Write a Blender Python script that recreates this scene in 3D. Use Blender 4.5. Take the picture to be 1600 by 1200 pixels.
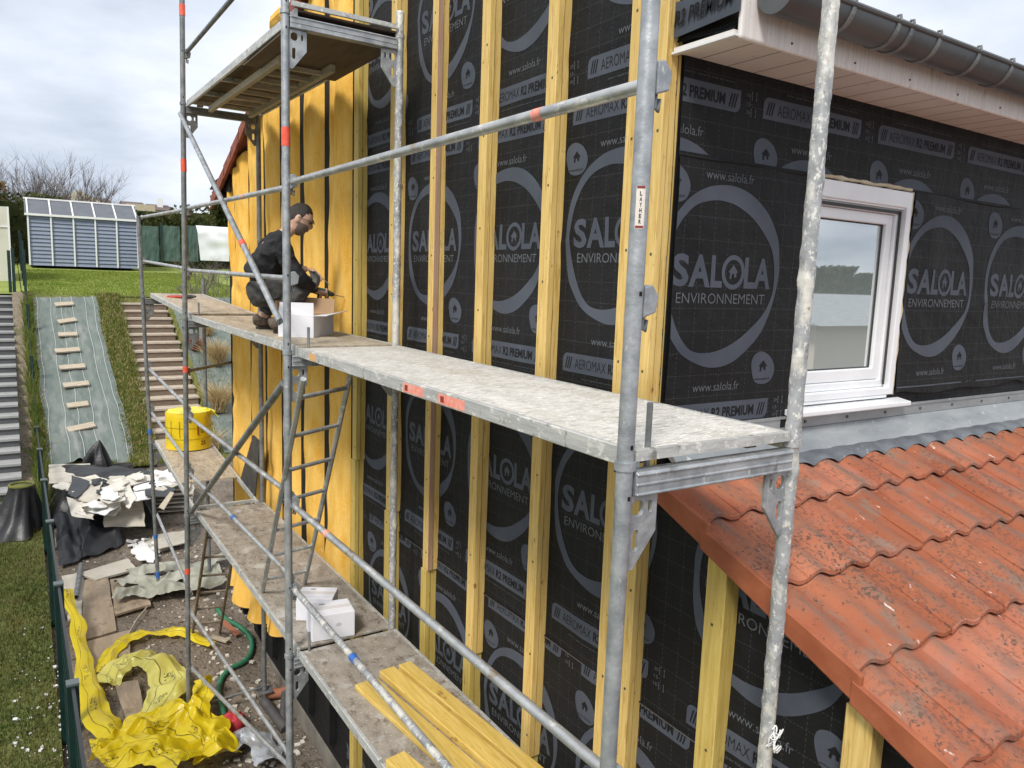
import bpy, bmesh, math, random
import numpy as np
from mathutils import Vector, Matrix, noise as mnoise
from mathutils.geometry import tessellate_polygon
R = math.radians
random.seed(7)
scene = bpy.context.scene
for o in list(bpy.data.objects): bpy.data.objects.remove(o)
COL = scene.collection

# ------------------------------------------------------------------ camera
CAM = np.array([-1.3998, -1.5487, 0.5053]); YAW, PITCH, ROLL, FPX = 0.58029, 0.13855, 0.034804, 1187.14
def _basis():
    cy, sy, cp, sp = math.cos(YAW), math.sin(YAW), math.cos(PITCH), math.sin(PITCH)
    f = np.array([sy*cp, cy*cp, -sp]); r = np.array([cy, -sy, 0]); u = np.cross(r, f)
    c, s = math.cos(ROLL), math.sin(ROLL)
    return r*c+u*s, -r*s+u*c, f
CR, CU, CF = _basis()
cam_d = bpy.data.cameras.new('camera'); cam = bpy.data.objects.new('camera', cam_d); COL.objects.link(cam)
cam_d.sensor_width = 36; cam_d.lens = 36*FPX/1600; cam_d.clip_start = 0.05; cam_d.clip_end = 2000
cam.matrix_world = Matrix(((CR[0], CU[0], -CF[0], CAM[0]), (CR[1], CU[1], -CF[1], CAM[1]), (CR[2], CU[2], -CF[2], CAM[2]), (0, 0, 0, 1)))
scene.camera = cam

# ------------------------------------------------------------------ world, sun, exposure
SUN_EL, SUN_AZ = R(48), R(232)          # azimuth measured from +Y towards +X
scene.view_settings.view_transform = 'Standard'; scene.view_settings.look = 'None'
scene.view_settings.exposure = 0.28; scene.view_settings.gamma = 1.0
w = bpy.data.worlds.new('World'); scene.world = w; w.use_nodes = True
nt = w.node_tree; N = nt.nodes; L = nt.links
bg = N['Background']; bg.inputs['Strength'].default_value = 0.094
sky = N.new('ShaderNodeTexSky'); sky.sky_type = 'NISHITA'; sky.sun_disc = False
sky.sun_elevation = SUN_EL; sky.sun_rotation = SUN_AZ
tc = N.new('ShaderNodeTexCoord'); sep = N.new('ShaderNodeSeparateXYZ'); L.new(tc.outputs['Generated'], sep.inputs[0])
def wm(op, a, b):
    n = N.new('ShaderNodeMath'); n.operation = op
    for i, v in enumerate((a, b)):
        if isinstance(v, (int, float)): n.inputs[i].default_value = v
        else: L.new(v, n.inputs[i])
    return n.outputs[0]
zc = wm('ADD', wm('MAXIMUM', sep.outputs[2], 0.0), 0.22)
cmb = N.new('ShaderNodeCombineXYZ'); L.new(wm('DIVIDE', sep.outputs[0], zc), cmb.inputs[0]); L.new(wm('DIVIDE', sep.outputs[1], zc), cmb.inputs[1])
def wnoise(scale, det, rough, off):
    mp = N.new('ShaderNodeMapping'); mp.inputs['Location'].default_value = off; L.new(cmb.outputs[0], mp.inputs[0])
    n = N.new('ShaderNodeTexNoise'); n.inputs['Scale'].default_value = scale; n.inputs['Detail'].default_value = det; n.inputs['Roughness'].default_value = rough
    L.new(mp.outputs[0], n.inputs['Vector']); return n.outputs['Fac']
def wramp(fac, stops):
    r = N.new('ShaderNodeValToRGB'); L.new(fac, r.inputs[0]); e = r.color_ramp.elements
    while len(e) < len(stops): e.new(0.5)
    for k, (p, c) in enumerate(stops): e[k].position = p; e[k].color = (*c, 1)
    return r.outputs[0]
cl = wramp(wnoise(0.75, 7, 0.55, (3.2, 1.4, 0)), [(0.30, (4.6, 5.3, 6.5)), (0.46, (7.6, 8.2, 9.2)), (0.58, (10.2, 10.5, 10.9))])
cov = wramp(wnoise(0.45, 4, 0.5, (7.0, 2.0, 0)), [(0.30, (0.72,)*3), (0.55, (1, 1, 1))])
mx = N.new('ShaderNodeMix'); mx.data_type = 'RGBA'; L.new(cov, mx.inputs['Factor']); L.new(sky.outputs[0], mx.inputs['A']); L.new(cl, mx.inputs['B'])
L.new(mx.outputs['Result'], bg.inputs['Color'])
sd = bpy.data.lights.new('sun', 'SUN'); sun = bpy.data.objects.new('sun', sd); COL.objects.link(sun)
sd.energy = 2.7; sd.angle = R(14); sd.color = (1.0, 0.95, 0.87)
sdir = Vector((math.sin(SUN_AZ)*math.cos(SUN_EL), math.cos(SUN_AZ)*math.cos(SUN_EL), math.sin(SUN_EL)))
sun.rotation_euler = sdir.to_track_quat('Z', 'Y').to_euler(); sun.location = sdir*60

# ------------------------------------------------------------------ measuring helpers: where a line of sight meets a plane of the place
def ray(u, v): return CF+(u-800)/FPX*CR-(v-600)/FPX*CU
def at_X(u, v, X): d = ray(u, v); return Vector(CAM+d*((X-CAM[0])/d[0]))
def at_Y(u, v, Y): d = ray(u, v); return Vector(CAM+d*((Y-CAM[1])/d[1]))
def at_Z(u, v, Z): d = ray(u, v); return Vector(CAM+d*((Z-CAM[2])/d[2]))
HY = [-60, 6, 9.3, 14.4, 20.5, 36, 220]; HZ = [-4.32, -4.32, -3.80, -3.25, -0.32, 0.42, 2.0]
def hgt(x, y):
    return float(np.interp(y, HY, HZ)) + 0.05*mnoise.noise(Vector((x*.55, y*.55, 3.1)))*(1 if y < 14 else .5)
def at_G(u, v):
    d = ray(u, v); t = 1.0
    while t < 120:
        p = CAM+d*t
        if p[2] < hgt(p[0], p[1]): return Vector(p)
        t += 0.02
    return Vector(p)

# ------------------------------------------------------------------ materials
def mat(name, c1, c2=None, scale=6, stretch=(1, 1, 1), rough=0.6, metal=0.0, bump=0.0, bscale=None, spots=(), detail=5, spec=0.5, lo=0.35, hi=0.65, uv=False, trans=0.0, bdist=0.02):
    m = bpy.data.materials.new(name); m.use_nodes = True
    t = m.node_tree; n = t.nodes; l = t.links; b = n['Principled BSDF']
    b.inputs['Roughness'].default_value = rough; b.inputs['Metallic'].default_value = metal; b.inputs['Specular IOR Level'].default_value = spec
    geo = n.new('ShaderNodeNewGeometry')
    def nz(sc, st, det=5, ro=0.6):
        mp = n.new('ShaderNodeMapping'); mp.inputs['Scale'].default_value = st; l.new(geo.outputs['Position'], mp.inputs[0])
        x = n.new('ShaderNodeTexNoise'); x.inputs['Scale'].default_value = sc; x.inputs['Detail'].default_value = det; x.inputs['Roughness'].default_value = ro
        l.new(mp.outputs[0], x.inputs['Vector']); return x.outputs['Fac']
    def rmp(f, a, c):
        r = n.new('ShaderNodeMapRange'); r.inputs['From Min'].default_value = a; r.inputs['From Max'].default_value = c; r.clamp = True; l.new(f, r.inputs['Value']); return r.outputs[0]
    def mix(f, a, c):
        x = n.new('ShaderNodeMix'); x.data_type = 'RGBA'; l.new(f, x.inputs['Factor'])
        for k, v in (('A', a), ('B', c)):
            if isinstance(v, tuple): x.inputs[k].default_value = (*v, 1)
            else: l.new(v, x.inputs[k])
        return x.outputs['Result']
    col = None
    if c2 is not None:
        col = mix(rmp(nz(scale, stretch, detail), lo, hi), tuple(c1), tuple(c2))
    else: b.inputs['Base Color'].default_value = (*c1, 1)
    for (sc, st, a, c, scol) in spots:
        col = mix(rmp(nz(sc, st, 4, .65), a, c), col if col is not None else tuple(c1), tuple(scol))
    if col is not None: l.new(col, b.inputs['Base Color'])
    if bump:
        bp = n.new('ShaderNodeBump'); bp.inputs['Strength'].default_value = bump; bp.inputs['Distance'].default_value = bdist
        l.new(nz(bscale or scale*2, stretch, 4), bp.inputs['Height']); l.new(bp.outputs[0], b.inputs['Normal'])
    if trans: b.inputs['Transmission Weight'].default_value = trans
    return m
def two_side(m, col, fac):      # thin film / leaf that lets some light through
    t = m.node_tree; n = t.nodes; l = t.links; out = n['Material Output']; b = n['Principled BSDF']
    tr = n.new('ShaderNodeBsdfTranslucent'); tr.inputs[0].default_value = (*col, 1); ms = n.new('ShaderNodeMixShader'); ms.inputs[0].default_value = fac
    l.new(b.outputs[0], ms.inputs[1]); l.new(tr.outputs[0], ms.inputs[2]); l.new(ms.outputs[0], out.inputs[0]); return m

M = {}
GV = (0.33, 0.35, 0.37)
M['galv'] = mat('galvanised steel', (0.27, 0.29, 0.31), (0.46, 0.48, 0.50), 14, rough=0.48, metal=0.55, bump=0.15, spots=[(45, (1, 1, .5), .64, .70, (.62, .62, .60)), (9, (1, 1, .4), .62, .72, (.20, .20, .20))])
M['galv_dark'] = mat('weathered galvanised steel', (0.15, 0.16, 0.165), (0.27, 0.28, 0.28), 11, rough=0.55, metal=0.45, bump=0.15, spots=[(38, (1, 1, .4), .68, .74, (.5, .5, .48))])
M['galv_crust'] = mat('plaster spattered steel', (0.26, 0.27, 0.28), (0.42, 0.43, 0.44), 12, rough=0.6, metal=0.35, bump=0.5, bscale=60, bdist=.004, spots=[(10, (1, 1, .45), .50, .60, (.66, .64, .58)), (70, (1, 1, .7), .56, .62, (.70, .68, .63)), (26, (1, 1, .6), .66, .72, (.28, .20, .13))])
M['rail'] = mat('spattered rail tube', (0.36, 0.37, 0.38), (0.52, 0.53, 0.53), 9, rough=0.42, metal=0.55, bump=0.2, spots=[(22, (1, .4, 1), .57, .64, (.68, .67, .63)), (8, (1, .5, 1), .62, .70, (.33, .26, .18))])
M['alu'] = mat('deck aluminium edge', (0.40, 0.41, 0.40), (0.56, 0.56, 0.54), 7, stretch=(1, .5, 3), rough=0.5, metal=0.3, bump=0.2, spots=[(30, (1, .6, 1), .55, .62, (.72, .70, .66)), (16, (1, 1, .6), .60, .68, (.22, .21, .19))])
M['deck_light'] = mat('spattered deck board', (0.53, 0.51, 0.47), (0.64, 0.62, 0.58), 4, stretch=(2.2, 1, 1), rough=0.75, bump=0.4, bscale=60, bdist=.003, spots=[(2.6, (1.2, .7, 1), .50, .68, (.47, .43, .36)), (30, (.45, 1.7, 1), .50, .64, (.37, .35, .315)), (80, (.5, 1.4, 1), .56, .64, (.80, .79, .76)), (10, (.6, 1.2, 1), .63, .74, (.27, .245, .20)), (120, (.6, 1.2, 1), .66, .71, (.20, .18, .15))])
M['deck_tan'] = mat('worn plywood deck', (0.36, 0.30, 0.22), (0.50, 0.43, 0.33), 5, stretch=(2.5, 1, 1), rough=0.8, bump=0.3, bscale=40, bdist=.004, spots=[(18, (2, .8, 1), .54, .62, (.27, .22, .16)), (55, (1, 1, 1), .64, .70, (.62, .58, .50))])
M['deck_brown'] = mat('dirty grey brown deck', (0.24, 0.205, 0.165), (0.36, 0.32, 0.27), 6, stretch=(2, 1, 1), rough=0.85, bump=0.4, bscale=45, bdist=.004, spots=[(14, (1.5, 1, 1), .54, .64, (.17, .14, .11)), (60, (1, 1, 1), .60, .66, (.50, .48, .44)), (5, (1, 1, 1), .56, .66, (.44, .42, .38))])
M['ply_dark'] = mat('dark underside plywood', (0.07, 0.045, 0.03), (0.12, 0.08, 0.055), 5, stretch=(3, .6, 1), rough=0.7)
M['timber'] = mat('yellow treated timber', (0.60, 0.40, 0.115), (0.74, 0.535, 0.195), 7, stretch=(9, 9, .55), rough=0.62, bump=0.12, bscale=40, spots=[(5, (3.2, 3.2, 1.5), .655, .69, (.30, .15, .04)), (2.2, (1.5, 1.5, .3), .54, .70, (.52, .35, .10)), (30, (2, 2, .16), .56, .66, (.50, .31, .08))])
M['timber2'] = mat('olive yellow treated timber', (0.47, 0.33, 0.075), (0.60, 0.45, 0.13), 7, stretch=(9, 9, .55), rough=0.62, bump=0.12, bscale=40, spots=[(5, (2.2, 2.2, .8), .66, .71, (.30, .18, .04)), (30, (2, 2, .25), .60, .70, (.40, .27, .04))])
M['timber_pink'] = mat('pinkish timber face', (0.36, 0.22, 0.15), (0.46, 0.29, 0.20), 7, stretch=(9, 9, .5), rough=0.65, bump=0.12)
M['timber_flat'] = mat('yellow boards', (0.60, 0.40, 0.08), (0.74, 0.53, 0.16), 6, stretch=(9, .6, 9), rough=0.6, bump=0.1, bscale=40, spots=[(5, (2, .9, 2), .66, .71, (.38, .22, .05)), (26, (3, .25, 3), .58, .68, (.50, .33, .06))])
M['grey_wood'] = mat('weathered wood', (0.34, 0.28, 0.20), (0.52, 0.45, 0.35), 12, stretch=(1, 6, 6), rough=0.85, bump=0.2)
M['wool'] = mat('yellow glass wool', (0.75, 0.405, 0.06), (0.85, 0.545, 0.145), 4, stretch=(2.5, 2.5, .8), rough=0.95, bump=0.35, bscale=30, spec=0.1, spots=[(2.2, (2, 3.5, .35), .62, .74, (.62, .30, .03)), (70, (1, 1, 1), .55, .75, (.86, .64, .24)), (6, (1, 1.5, .6), .68, .74, (.86, .72, .42))])
M['black_strip'] = mat('black membrane strip', (0.010, 0.010, 0.011), (0.017, 0.017, 0.018), 5, rough=0.7, spec=.2)
M['print'] = mat('grey blue membrane print', (0.058, 0.067, 0.086), (0.082, 0.093, 0.116), 2.5, rough=0.75, spec=.25)
M['print_dim'] = mat('small grey membrane print', (0.11, 0.118, 0.132), rough=0.75, spec=.25)
M['ink'] = mat('black ink', (0.012, 0.012, 0.013), rough=0.7, spec=.2)
M['tile'] = mat('weathered red roof tile', (0.325, 0.088, 0.037), (0.425, 0.142, 0.066), 3, rough=0.82, bump=0.35, bscale=50, bdist=.004, spots=[(6, (1, 1, 1), .54, .66, (.30, .115, .07)), (4.2, (1.6, .8, .8), .56, .66, (.26, .155, .11)), (45, (1, 1, 1), .62, .67, (.10, .055, .04)), (26, (1.2, .5, .5), .69, .72, (.62, .50, .43)), (14, (2.2, .6, .6), .695, .72, (.70, .62, .56))])
def tile_dirt(m):
    t = m.node_tree; n = t.nodes; l = t.links; b = n['Principled BSDF']; src = b.inputs['Base Color'].links[0].from_socket
    g = n.new('ShaderNodeNewGeometry'); s_ = n.new('ShaderNodeSeparateXYZ'); l.new(g.outputs['Position'], s_.inputs[0])
    def mm(op, a, c=0.0, d=0.0):
        x = n.new('ShaderNodeMath'); x.operation = op
        for i, v in enumerate((a, c, d)):
            if isinstance(v, (int, float)): x.inputs[i].default_value = v
            else: l.new(v, x.inputs[i])
        return x.outputs[0]
    ph = mm('FRACT', mm('DIVIDE', mm('ADD', s_.outputs['X'], -.86+4-.172), .2))
    pan = mm('SUBTRACT', 1.0, mm('MULTIPLY', mm('ABSOLUTE', mm('SUBTRACT', ph, .5)), 4.5))
    def nz(sc, st):
        mp = n.new('ShaderNodeMapping'); mp.inputs['Scale'].default_value = st; l.new(g.outputs['Position'], mp.inputs[0])
        x = n.new('ShaderNodeTexNoise'); x.inputs['Scale'].default_value = sc; x.inputs['Detail'].default_value = 5; x.inputs['Roughness'].default_value = .65; l.new(mp.outputs[0], x.inputs['Vector']); return x.outputs['Fac']
    f = mm('MULTIPLY', mm('MAXIMUM', pan, 0.0), mm('MULTIPLY', mm('SUBTRACT', nz(9, (1, .5, .5)), .36), 4.0)); f.node.use_clamp = True
    lich = mm('MULTIPLY', mm('GREATER_THAN', nz(55, (1, 1, 1)), .545), mm('MULTIPLY', mm('SUBTRACT', nz(2.6, (1, 1, 1)), .45), 6.0)); lich.node.use_clamp = True
    cell = n.new('ShaderNodeCombineXYZ'); l.new(mm('FLOOR', mm('DIVIDE', mm('ADD', s_.outputs['X'], -.86), .4)), cell.inputs[0]); l.new(mm('FLOOR', mm('DIVIDE', mm('ADD', s_.outputs['Y'], -.119), .3425)), cell.inputs[1])
    wn = n.new('ShaderNodeTexWhiteNoise'); l.new(cell.outputs[0], wn.inputs['Vector']); hs = n.new('ShaderNodeHueSaturation'); l.new(src, hs.inputs['Color']); l.new(mm('ADD', mm('MULTIPLY', wn.outputs['Value'], .32), .80), hs.inputs['Value']); l.new(mm('ADD', mm('MULTIPLY', wn.outputs['Value'], -.10), 1.02), hs.inputs['Saturation'])
    col = hs.outputs[0]
    for fac, c, k in ((f, (.17, .105, .078), .85), (lich, (.085, .052, .040), .85)):
        x = n.new('ShaderNodeMix'); x.data_type = 'RGBA'; l.new(mm('MULTIPLY', fac, k), x.inputs['Factor']); l.new(col, x.inputs['A']); x.inputs['B'].default_value = (*c, 1); col = x.outputs['Result']
    l.new(col, b.inputs['Base Color'])
tile_dirt(M['tile'])
M['tile_edge'] = mat('red verge tile', (0.28, 0.074, 0.030), (0.37, 0.112, 0.048), 7, rough=0.7, bump=0.15)
M['tile_far'] = mat('brown red roof tile', (0.20, 0.055, 0.035), (0.30, 0.09, 0.05), 8, rough=0.85, bump=0.3)
M['zinc'] = mat('zinc flashing', (0.28, 0.30, 0.315), (0.40, 0.42, 0.43), 3, stretch=(1, 3, 3), rough=0.42, metal=0.5, spots=[(20, (1, 1, 1), .64, .70, (.66, .68, .68))], bump=.1)
M['lead'] = mat('lead flashing apron', (0.13, 0.145, 0.165), (0.22, 0.235, 0.255), 6, rough=0.5, metal=0.4, bump=0.35, bscale=14, spots=[(30, (1, 1, 1), .66, .72, (.5, .5, .5))])
M['gutter'] = mat('dark grey zinc gutter', (0.085, 0.09, 0.095), (0.115, 0.12, 0.125), 4, rough=0.45, metal=0.35, spots=[(5, (4, 1, 1), .6, .75, (.14, .145, .15))])
M['fascia'] = mat('stained pinkish white fascia', (0.66, 0.61, 0.58), (0.77, 0.73, 0.71), 5, stretch=(14, 14, .8), rough=0.65, spots=[(8, (2, 2, .7), .62, .75, (.46, .38, .34)), (60, (1, 1, 1), .64, .70, (.45, .36, .32))])
M['soffit'] = mat('cream soffit panel', (0.70, 0.665, 0.63), (0.77, 0.735, 0.70), 4, rough=0.6, spots=[(7, (1, 1, 1), .66, .75, (.48, .37, .30))])
M['pvc'] = mat('white plastic window frame', (0.74, 0.75, 0.77), (0.80, 0.81, 0.83), 3, rough=0.35)
M['seal'] = mat('dark rubber seal', (0.03, 0.03, 0.035), rough=0.6)
M['foam'] = mat('beige mounting foam', (0.50, 0.40, 0.26), (0.62, 0.53, 0.40), 14, rough=0.95, bump=0.5)
M['screw'] = mat('screw head', (0.12, 0.11, 0.09), rough=0.5, metal=.6)
M['red_tape'] = mat('red adhesive tape', (0.72, 0.08, 0.04), (0.82, 0.14, 0.08), 20, rough=0.5, bump=.2)
M['blue_tape'] = mat('blue tape', (0.03, 0.13, 0.46), rough=0.5)
M['red_sticker'] = mat('worn red sticker', (0.78, 0.22, 0.16), (0.82, 0.38, 0.30), 40, rough=0.6, spots=[(60, (1, 1, 1), .62, .68, (.75, .62, .56))])
M['orange_sticker'] = mat('orange sticker', (0.66, 0.38, 0.16), rough=0.6)
M['paper'] = mat('dirty paper sticker', (0.66, 0.60, 0.52), (0.76, 0.71, 0.65), 30, rough=0.7)
M['red_ink'] = mat('dark red ink', (0.25, 0.03, 0.02), rough=0.7)
M['card_white'] = mat('white carton', (0.73, 0.73, 0.78), (0.78, 0.78, 0.83), 5, rough=0.7)
M['card_brown'] = mat('brown inside of carton', (0.42, 0.27, 0.15), (0.48, 0.32, 0.19), 8, rough=0.85)
M['drum'] = mat('yellow film wrap', (0.74, 0.52, 0.012), (0.80, 0.60, 0.02), 4, rough=0.32, bump=0.3, bscale=18)
M['drum_top'] = mat('bright yellow film lid', (0.82, 0.73, 0.03), (0.84, 0.78, 0.10), 8, rough=0.35, bump=0.5, bscale=30)
M['brick'] = mat('terracotta pipe', (0.36, 0.14, 0.08), rough=0.8)
M['hose'] = mat('green hose', (0.025, 0.14, 0.07), (0.035, 0.19, 0.10), 20, rough=0.45)
M['pipe'] = mat('dark drain pipe', (0.05, 0.05, 0.055), (0.09, 0.085, 0.08), 9, rough=0.6)
M['dirt'] = mat('trampled building site soil', (0.13, 0.105, 0.078), (0.23, 0.19, 0.15), 2.2, rough=0.95, bump=1.0, bscale=14, bdist=.06, spots=[(16, (1, 1, 1), .54, .64, (.07, .052, .038)), (1.1, (1, 1, 1), .58, .68, (.26, .215, .16)), (26, (1, 1, 1), .66, .70, (.42, .39, .34)), (60, (1, 1, 1), .66, .70, (.55, .53, .50))])
M['gravel'] = mat('leaf and bark mulch', (0.16, 0.125, 0.09), (0.30, 0.24, 0.17), 24, rough=0.95, bump=1.0, bscale=30, bdist=.04, spots=[(3, (1, 1, 1), .55, .65, (.10, .11, .03)), (60, (1, 1, 1), .58, .64, (.46, .41, .33))])
M['lawn'] = mat('lawn turf', (0.19, 0.25, 0.035), (0.28, 0.33, 0.065), 1.2, rough=0.95, bump=.7, bscale=40, spots=[(5, (1, 1, 1), .55, .66, (.26, .24, .07)), (40, (1, 1, 1), .55, .64, (.10, .14, .022))])
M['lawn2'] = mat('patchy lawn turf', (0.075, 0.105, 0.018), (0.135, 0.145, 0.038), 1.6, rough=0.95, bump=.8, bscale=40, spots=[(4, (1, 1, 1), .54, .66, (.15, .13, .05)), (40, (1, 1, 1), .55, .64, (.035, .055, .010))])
M['verge'] = mat('rough verge grass', (0.10, 0.115, 0.022), (0.17, 0.17, 0.045), 5, rough=0.95, bump=.8, bscale=40, spots=[(4, (1, 1, 1), .56, .66, (.085, .105, .02)), (30, (1, 1, 1), .58, .66, (.23, .20, .09))])
M['blade'] = two_side(mat('grass blade', (0.10, 0.15, 0.022), (0.20, 0.21, 0.055), 3, rough=0.7, spec=.2), (.15, .2, .03), .3)
M['blade2'] = two_side(mat('dark lawn blade', (0.062, 0.092, 0.018), (0.18, 0.16, 0.055), 1.4, rough=0.7, spec=.2), (.08, .1, .02), .2)  # neighbouring lawn: darker green blades mixed with brown
M['blade3'] = two_side(mat('fresh lawn blade', (0.15, 0.22, 0.03), (0.27, 0.30, 0.07), 1.0, rough=0.7, spec=.2), (.2, .28, .04), .3)
M['straw'] = two_side(mat('dry grass', (0.42, 0.31, 0.15), (0.56, 0.44, 0.24), 6, rough=0.8, spec=.2), (.4, .3, .12), .2)
M['fabric'] = mat('green grey weed fabric', (0.105, 0.135, 0.12), (0.165, 0.19, 0.17), 3, stretch=(2.5, .8, .8), rough=0.7, bump=.7, bscale=5, spots=[(2.0, (3, .6, .6), .54, .66, (.215, .225, .21)), (22, (3, .5, .5), .62, .70, (.20, .225, .21))])
M['fabric_line'] = mat('pale woven line', (0.42, 0.45, 0.43), rough=.8)
M['step_riser'] = mat('brown step riser', (0.145, 0.105, 0.075), (0.19, 0.145, 0.105), 6, stretch=(1, 4, 4), rough=0.8, bump=.2)
M['step_tread'] = mat('worn step tread', (0.40, 0.33, 0.26), (0.50, 0.43, 0.35), 6, rough=0.85)
M['grey_riser'] = mat('dark grey composite riser', (0.075, 0.078, 0.082), (0.095, 0.098, 0.10), 6, stretch=(1, 4, 4), rough=0.7)
M['grey_tread'] = mat('grey composite tread', (0.27, 0.27, 0.265), (0.33, 0.33, 0.32), 6, rough=0.8)
M['fence'] = mat('dark green powder coat', (0.005, 0.022, 0.019), (0.008, 0.032, 0.028), 6, rough=0.4)
M['fence_black'] = mat('anthracite fence rail', (0.018, 0.02, 0.022), rough=0.4)
M['fence_cap'] = mat('fence cap', (0.10, 0.12, 0.12), rough=0.35)
M['tarp'] = mat('black plastic sheet', (0.010, 0.010, 0.011), (0.020, 0.020, 0.022), 3, rough=0.42, bump=.5, bscale=6)
M['tarp2'] = mat('charcoal membrane offcut', (0.022, 0.023, 0.027), (0.036, 0.038, 0.044), 3, rough=0.5, bump=.4, bscale=7)
M['plaster'] = mat('broken plasterboard', (0.55, 0.51, 0.44), (0.66, 0.63, 0.57), 5, rough=0.9, bump=.3, bscale=30, spots=[(9, (1, 1, 1), .60, .68, (.44, .39, .31))])
M['plaster_white'] = mat('white plaster scrap', (0.72, 0.72, 0.72), (0.80, 0.80, 0.79), 6, rough=0.9, bump=.4)
M['board_grey'] = mat('beige fibre board', (0.44, 0.40, 0.33), (0.53, 0.49, 0.42), 4, rough=0.9, bump=.3, bscale=30)
M['ground_board'] = mat('trodden wooden board', (0.27, 0.205, 0.14), (0.37, 0.29, 0.21), 3, stretch=(3, 1, 1), rough=0.9, bump=.3, spots=[(7, (1, 1, 1), .56, .66, (.20, .15, .10)), (45, (1, 1, 1), .64, .70, (.5, .46, .40))])
M['canvas'] = mat('dirty pale canvas', (0.24, 0.24, 0.19), (0.38, 0.38, 0.32), 5, rough=0.9, bump=.4)
M['tool_red'] = mat('red tool grip', (0.55, 0.06, 0.03), rough=0.5)
M['tool_black'] = mat('dark tool steel', (0.03, 0.03, 0.03), rough=0.45)
M['shed_blue'] = mat('blue grey metal cladding', (0.20, 0.235, 0.32), (0.23, 0.265, 0.35), 2, rough=0.5)
M['shed_roof'] = mat('dark shed roof', (0.10, 0.11, 0.13), (0.13, 0.14, 0.16), 3, rough=0.6)
M['white_paint'] = mat('white paint', (0.75, 0.75, 0.74), rough=0.5)
M['cream'] = mat('cream panel', (0.55, 0.53, 0.45), (0.62, 0.60, 0.52), 2, rough=0.6)
M['hedge'] = two_side(mat('hedge leaf', (0.030, 0.045, 0.012), (0.085, 0.085, 0.024), 1.2, rough=0.7, spec=.2), (.06, .08, .015), .2)
M['hedge_brown'] = two_side(mat('brown hedge leaf', (0.13, 0.085, 0.035), (0.19, 0.13, 0.055), 1.2, rough=0.8, spec=.2), (.12, .08, .03), .2)
M['twig'] = mat('bare twig', (0.12, 0.10, 0.09), (0.19, 0.16, 0.145), 4, rough=0.9)
M['screen'] = mat('green screen net', (0.055, 0.10, 0.085), (0.08, 0.13, 0.11), 3, rough=0.8)
M['white_tarp'] = mat('white tarpaulin', (0.70, 0.72, 0.76), (0.80, 0.81, 0.84), 2, rough=0.5, bump=.5, bscale=2)
M['far_roof'] = mat('far roof', (0.12, 0.09, 0.085), rough=0.9)
M['far_wall'] = mat('far render', (0.55, 0.50, 0.42), rough=0.9)
M['heather'] = mat('red heather', (0.22, 0.06, 0.06), (0.32, 0.13, 0.11), 6, rough=0.9)
M['skin'] = mat('skin', (0.56, 0.34, 0.245), (0.64, 0.41, 0.30), 15, rough=0.55)
M['hair'] = mat('dark hair', (0.014, 0.011, 0.010), (0.040, 0.032, 0.028), 80, stretch=(1, 1, .3), rough=0.6, bump=.5)
M['beard'] = mat('short beard', (0.13, 0.10, 0.085), (0.27, 0.20, 0.165), 90, rough=0.85, bump=.4)
M['jacket'] = mat('black work jacket', (0.010, 0.011, 0.013), (0.019, 0.020, 0.023), 7, rough=0.8, bump=.8, bscale=14)
M['trousers'] = mat('dark grey work trousers', (0.040, 0.038, 0.036), (0.068, 0.064, 0.06), 7, rough=0.85, bump=.7, bscale=16)
M['knee'] = mat('light grey knee panel', (0.17, 0.17, 0.17), (0.22, 0.22, 0.21), 12, rough=0.9, bump=.5)
M['boot'] = mat('dusty brown boot', (0.075, 0.055, 0.042), (0.14, 0.11, 0.085), 18, rough=0.85, bump=.5)
M['sole'] = mat('boot sole', (0.025, 0.023, 0.02), rough=.8)
M['teal'] = mat('teal drill casing', (0.012, 0.10, 0.11), rough=0.4)
M['red_bag'] = mat('red net bag', (0.40, 0.02, 0.035), (0.55, 0.05, 0.06), 30, rough=0.6, bump=.6)
M['silver'] = mat('crumpled silver film', (0.30, 0.33, 0.37), (0.55, 0.57, 0.60), 8, rough=0.3, metal=.4, bump=.5)
M['concrete'] = mat('concrete plinth', (0.14, 0.125, 0.105), (0.22, 0.20, 0.17), 5, rough=0.95, bump=.4)
M['render'] = mat('old render', (0.42, 0.38, 0.32), (0.50, 0.46, 0.40), 3, rough=.95, bump=.3)

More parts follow.
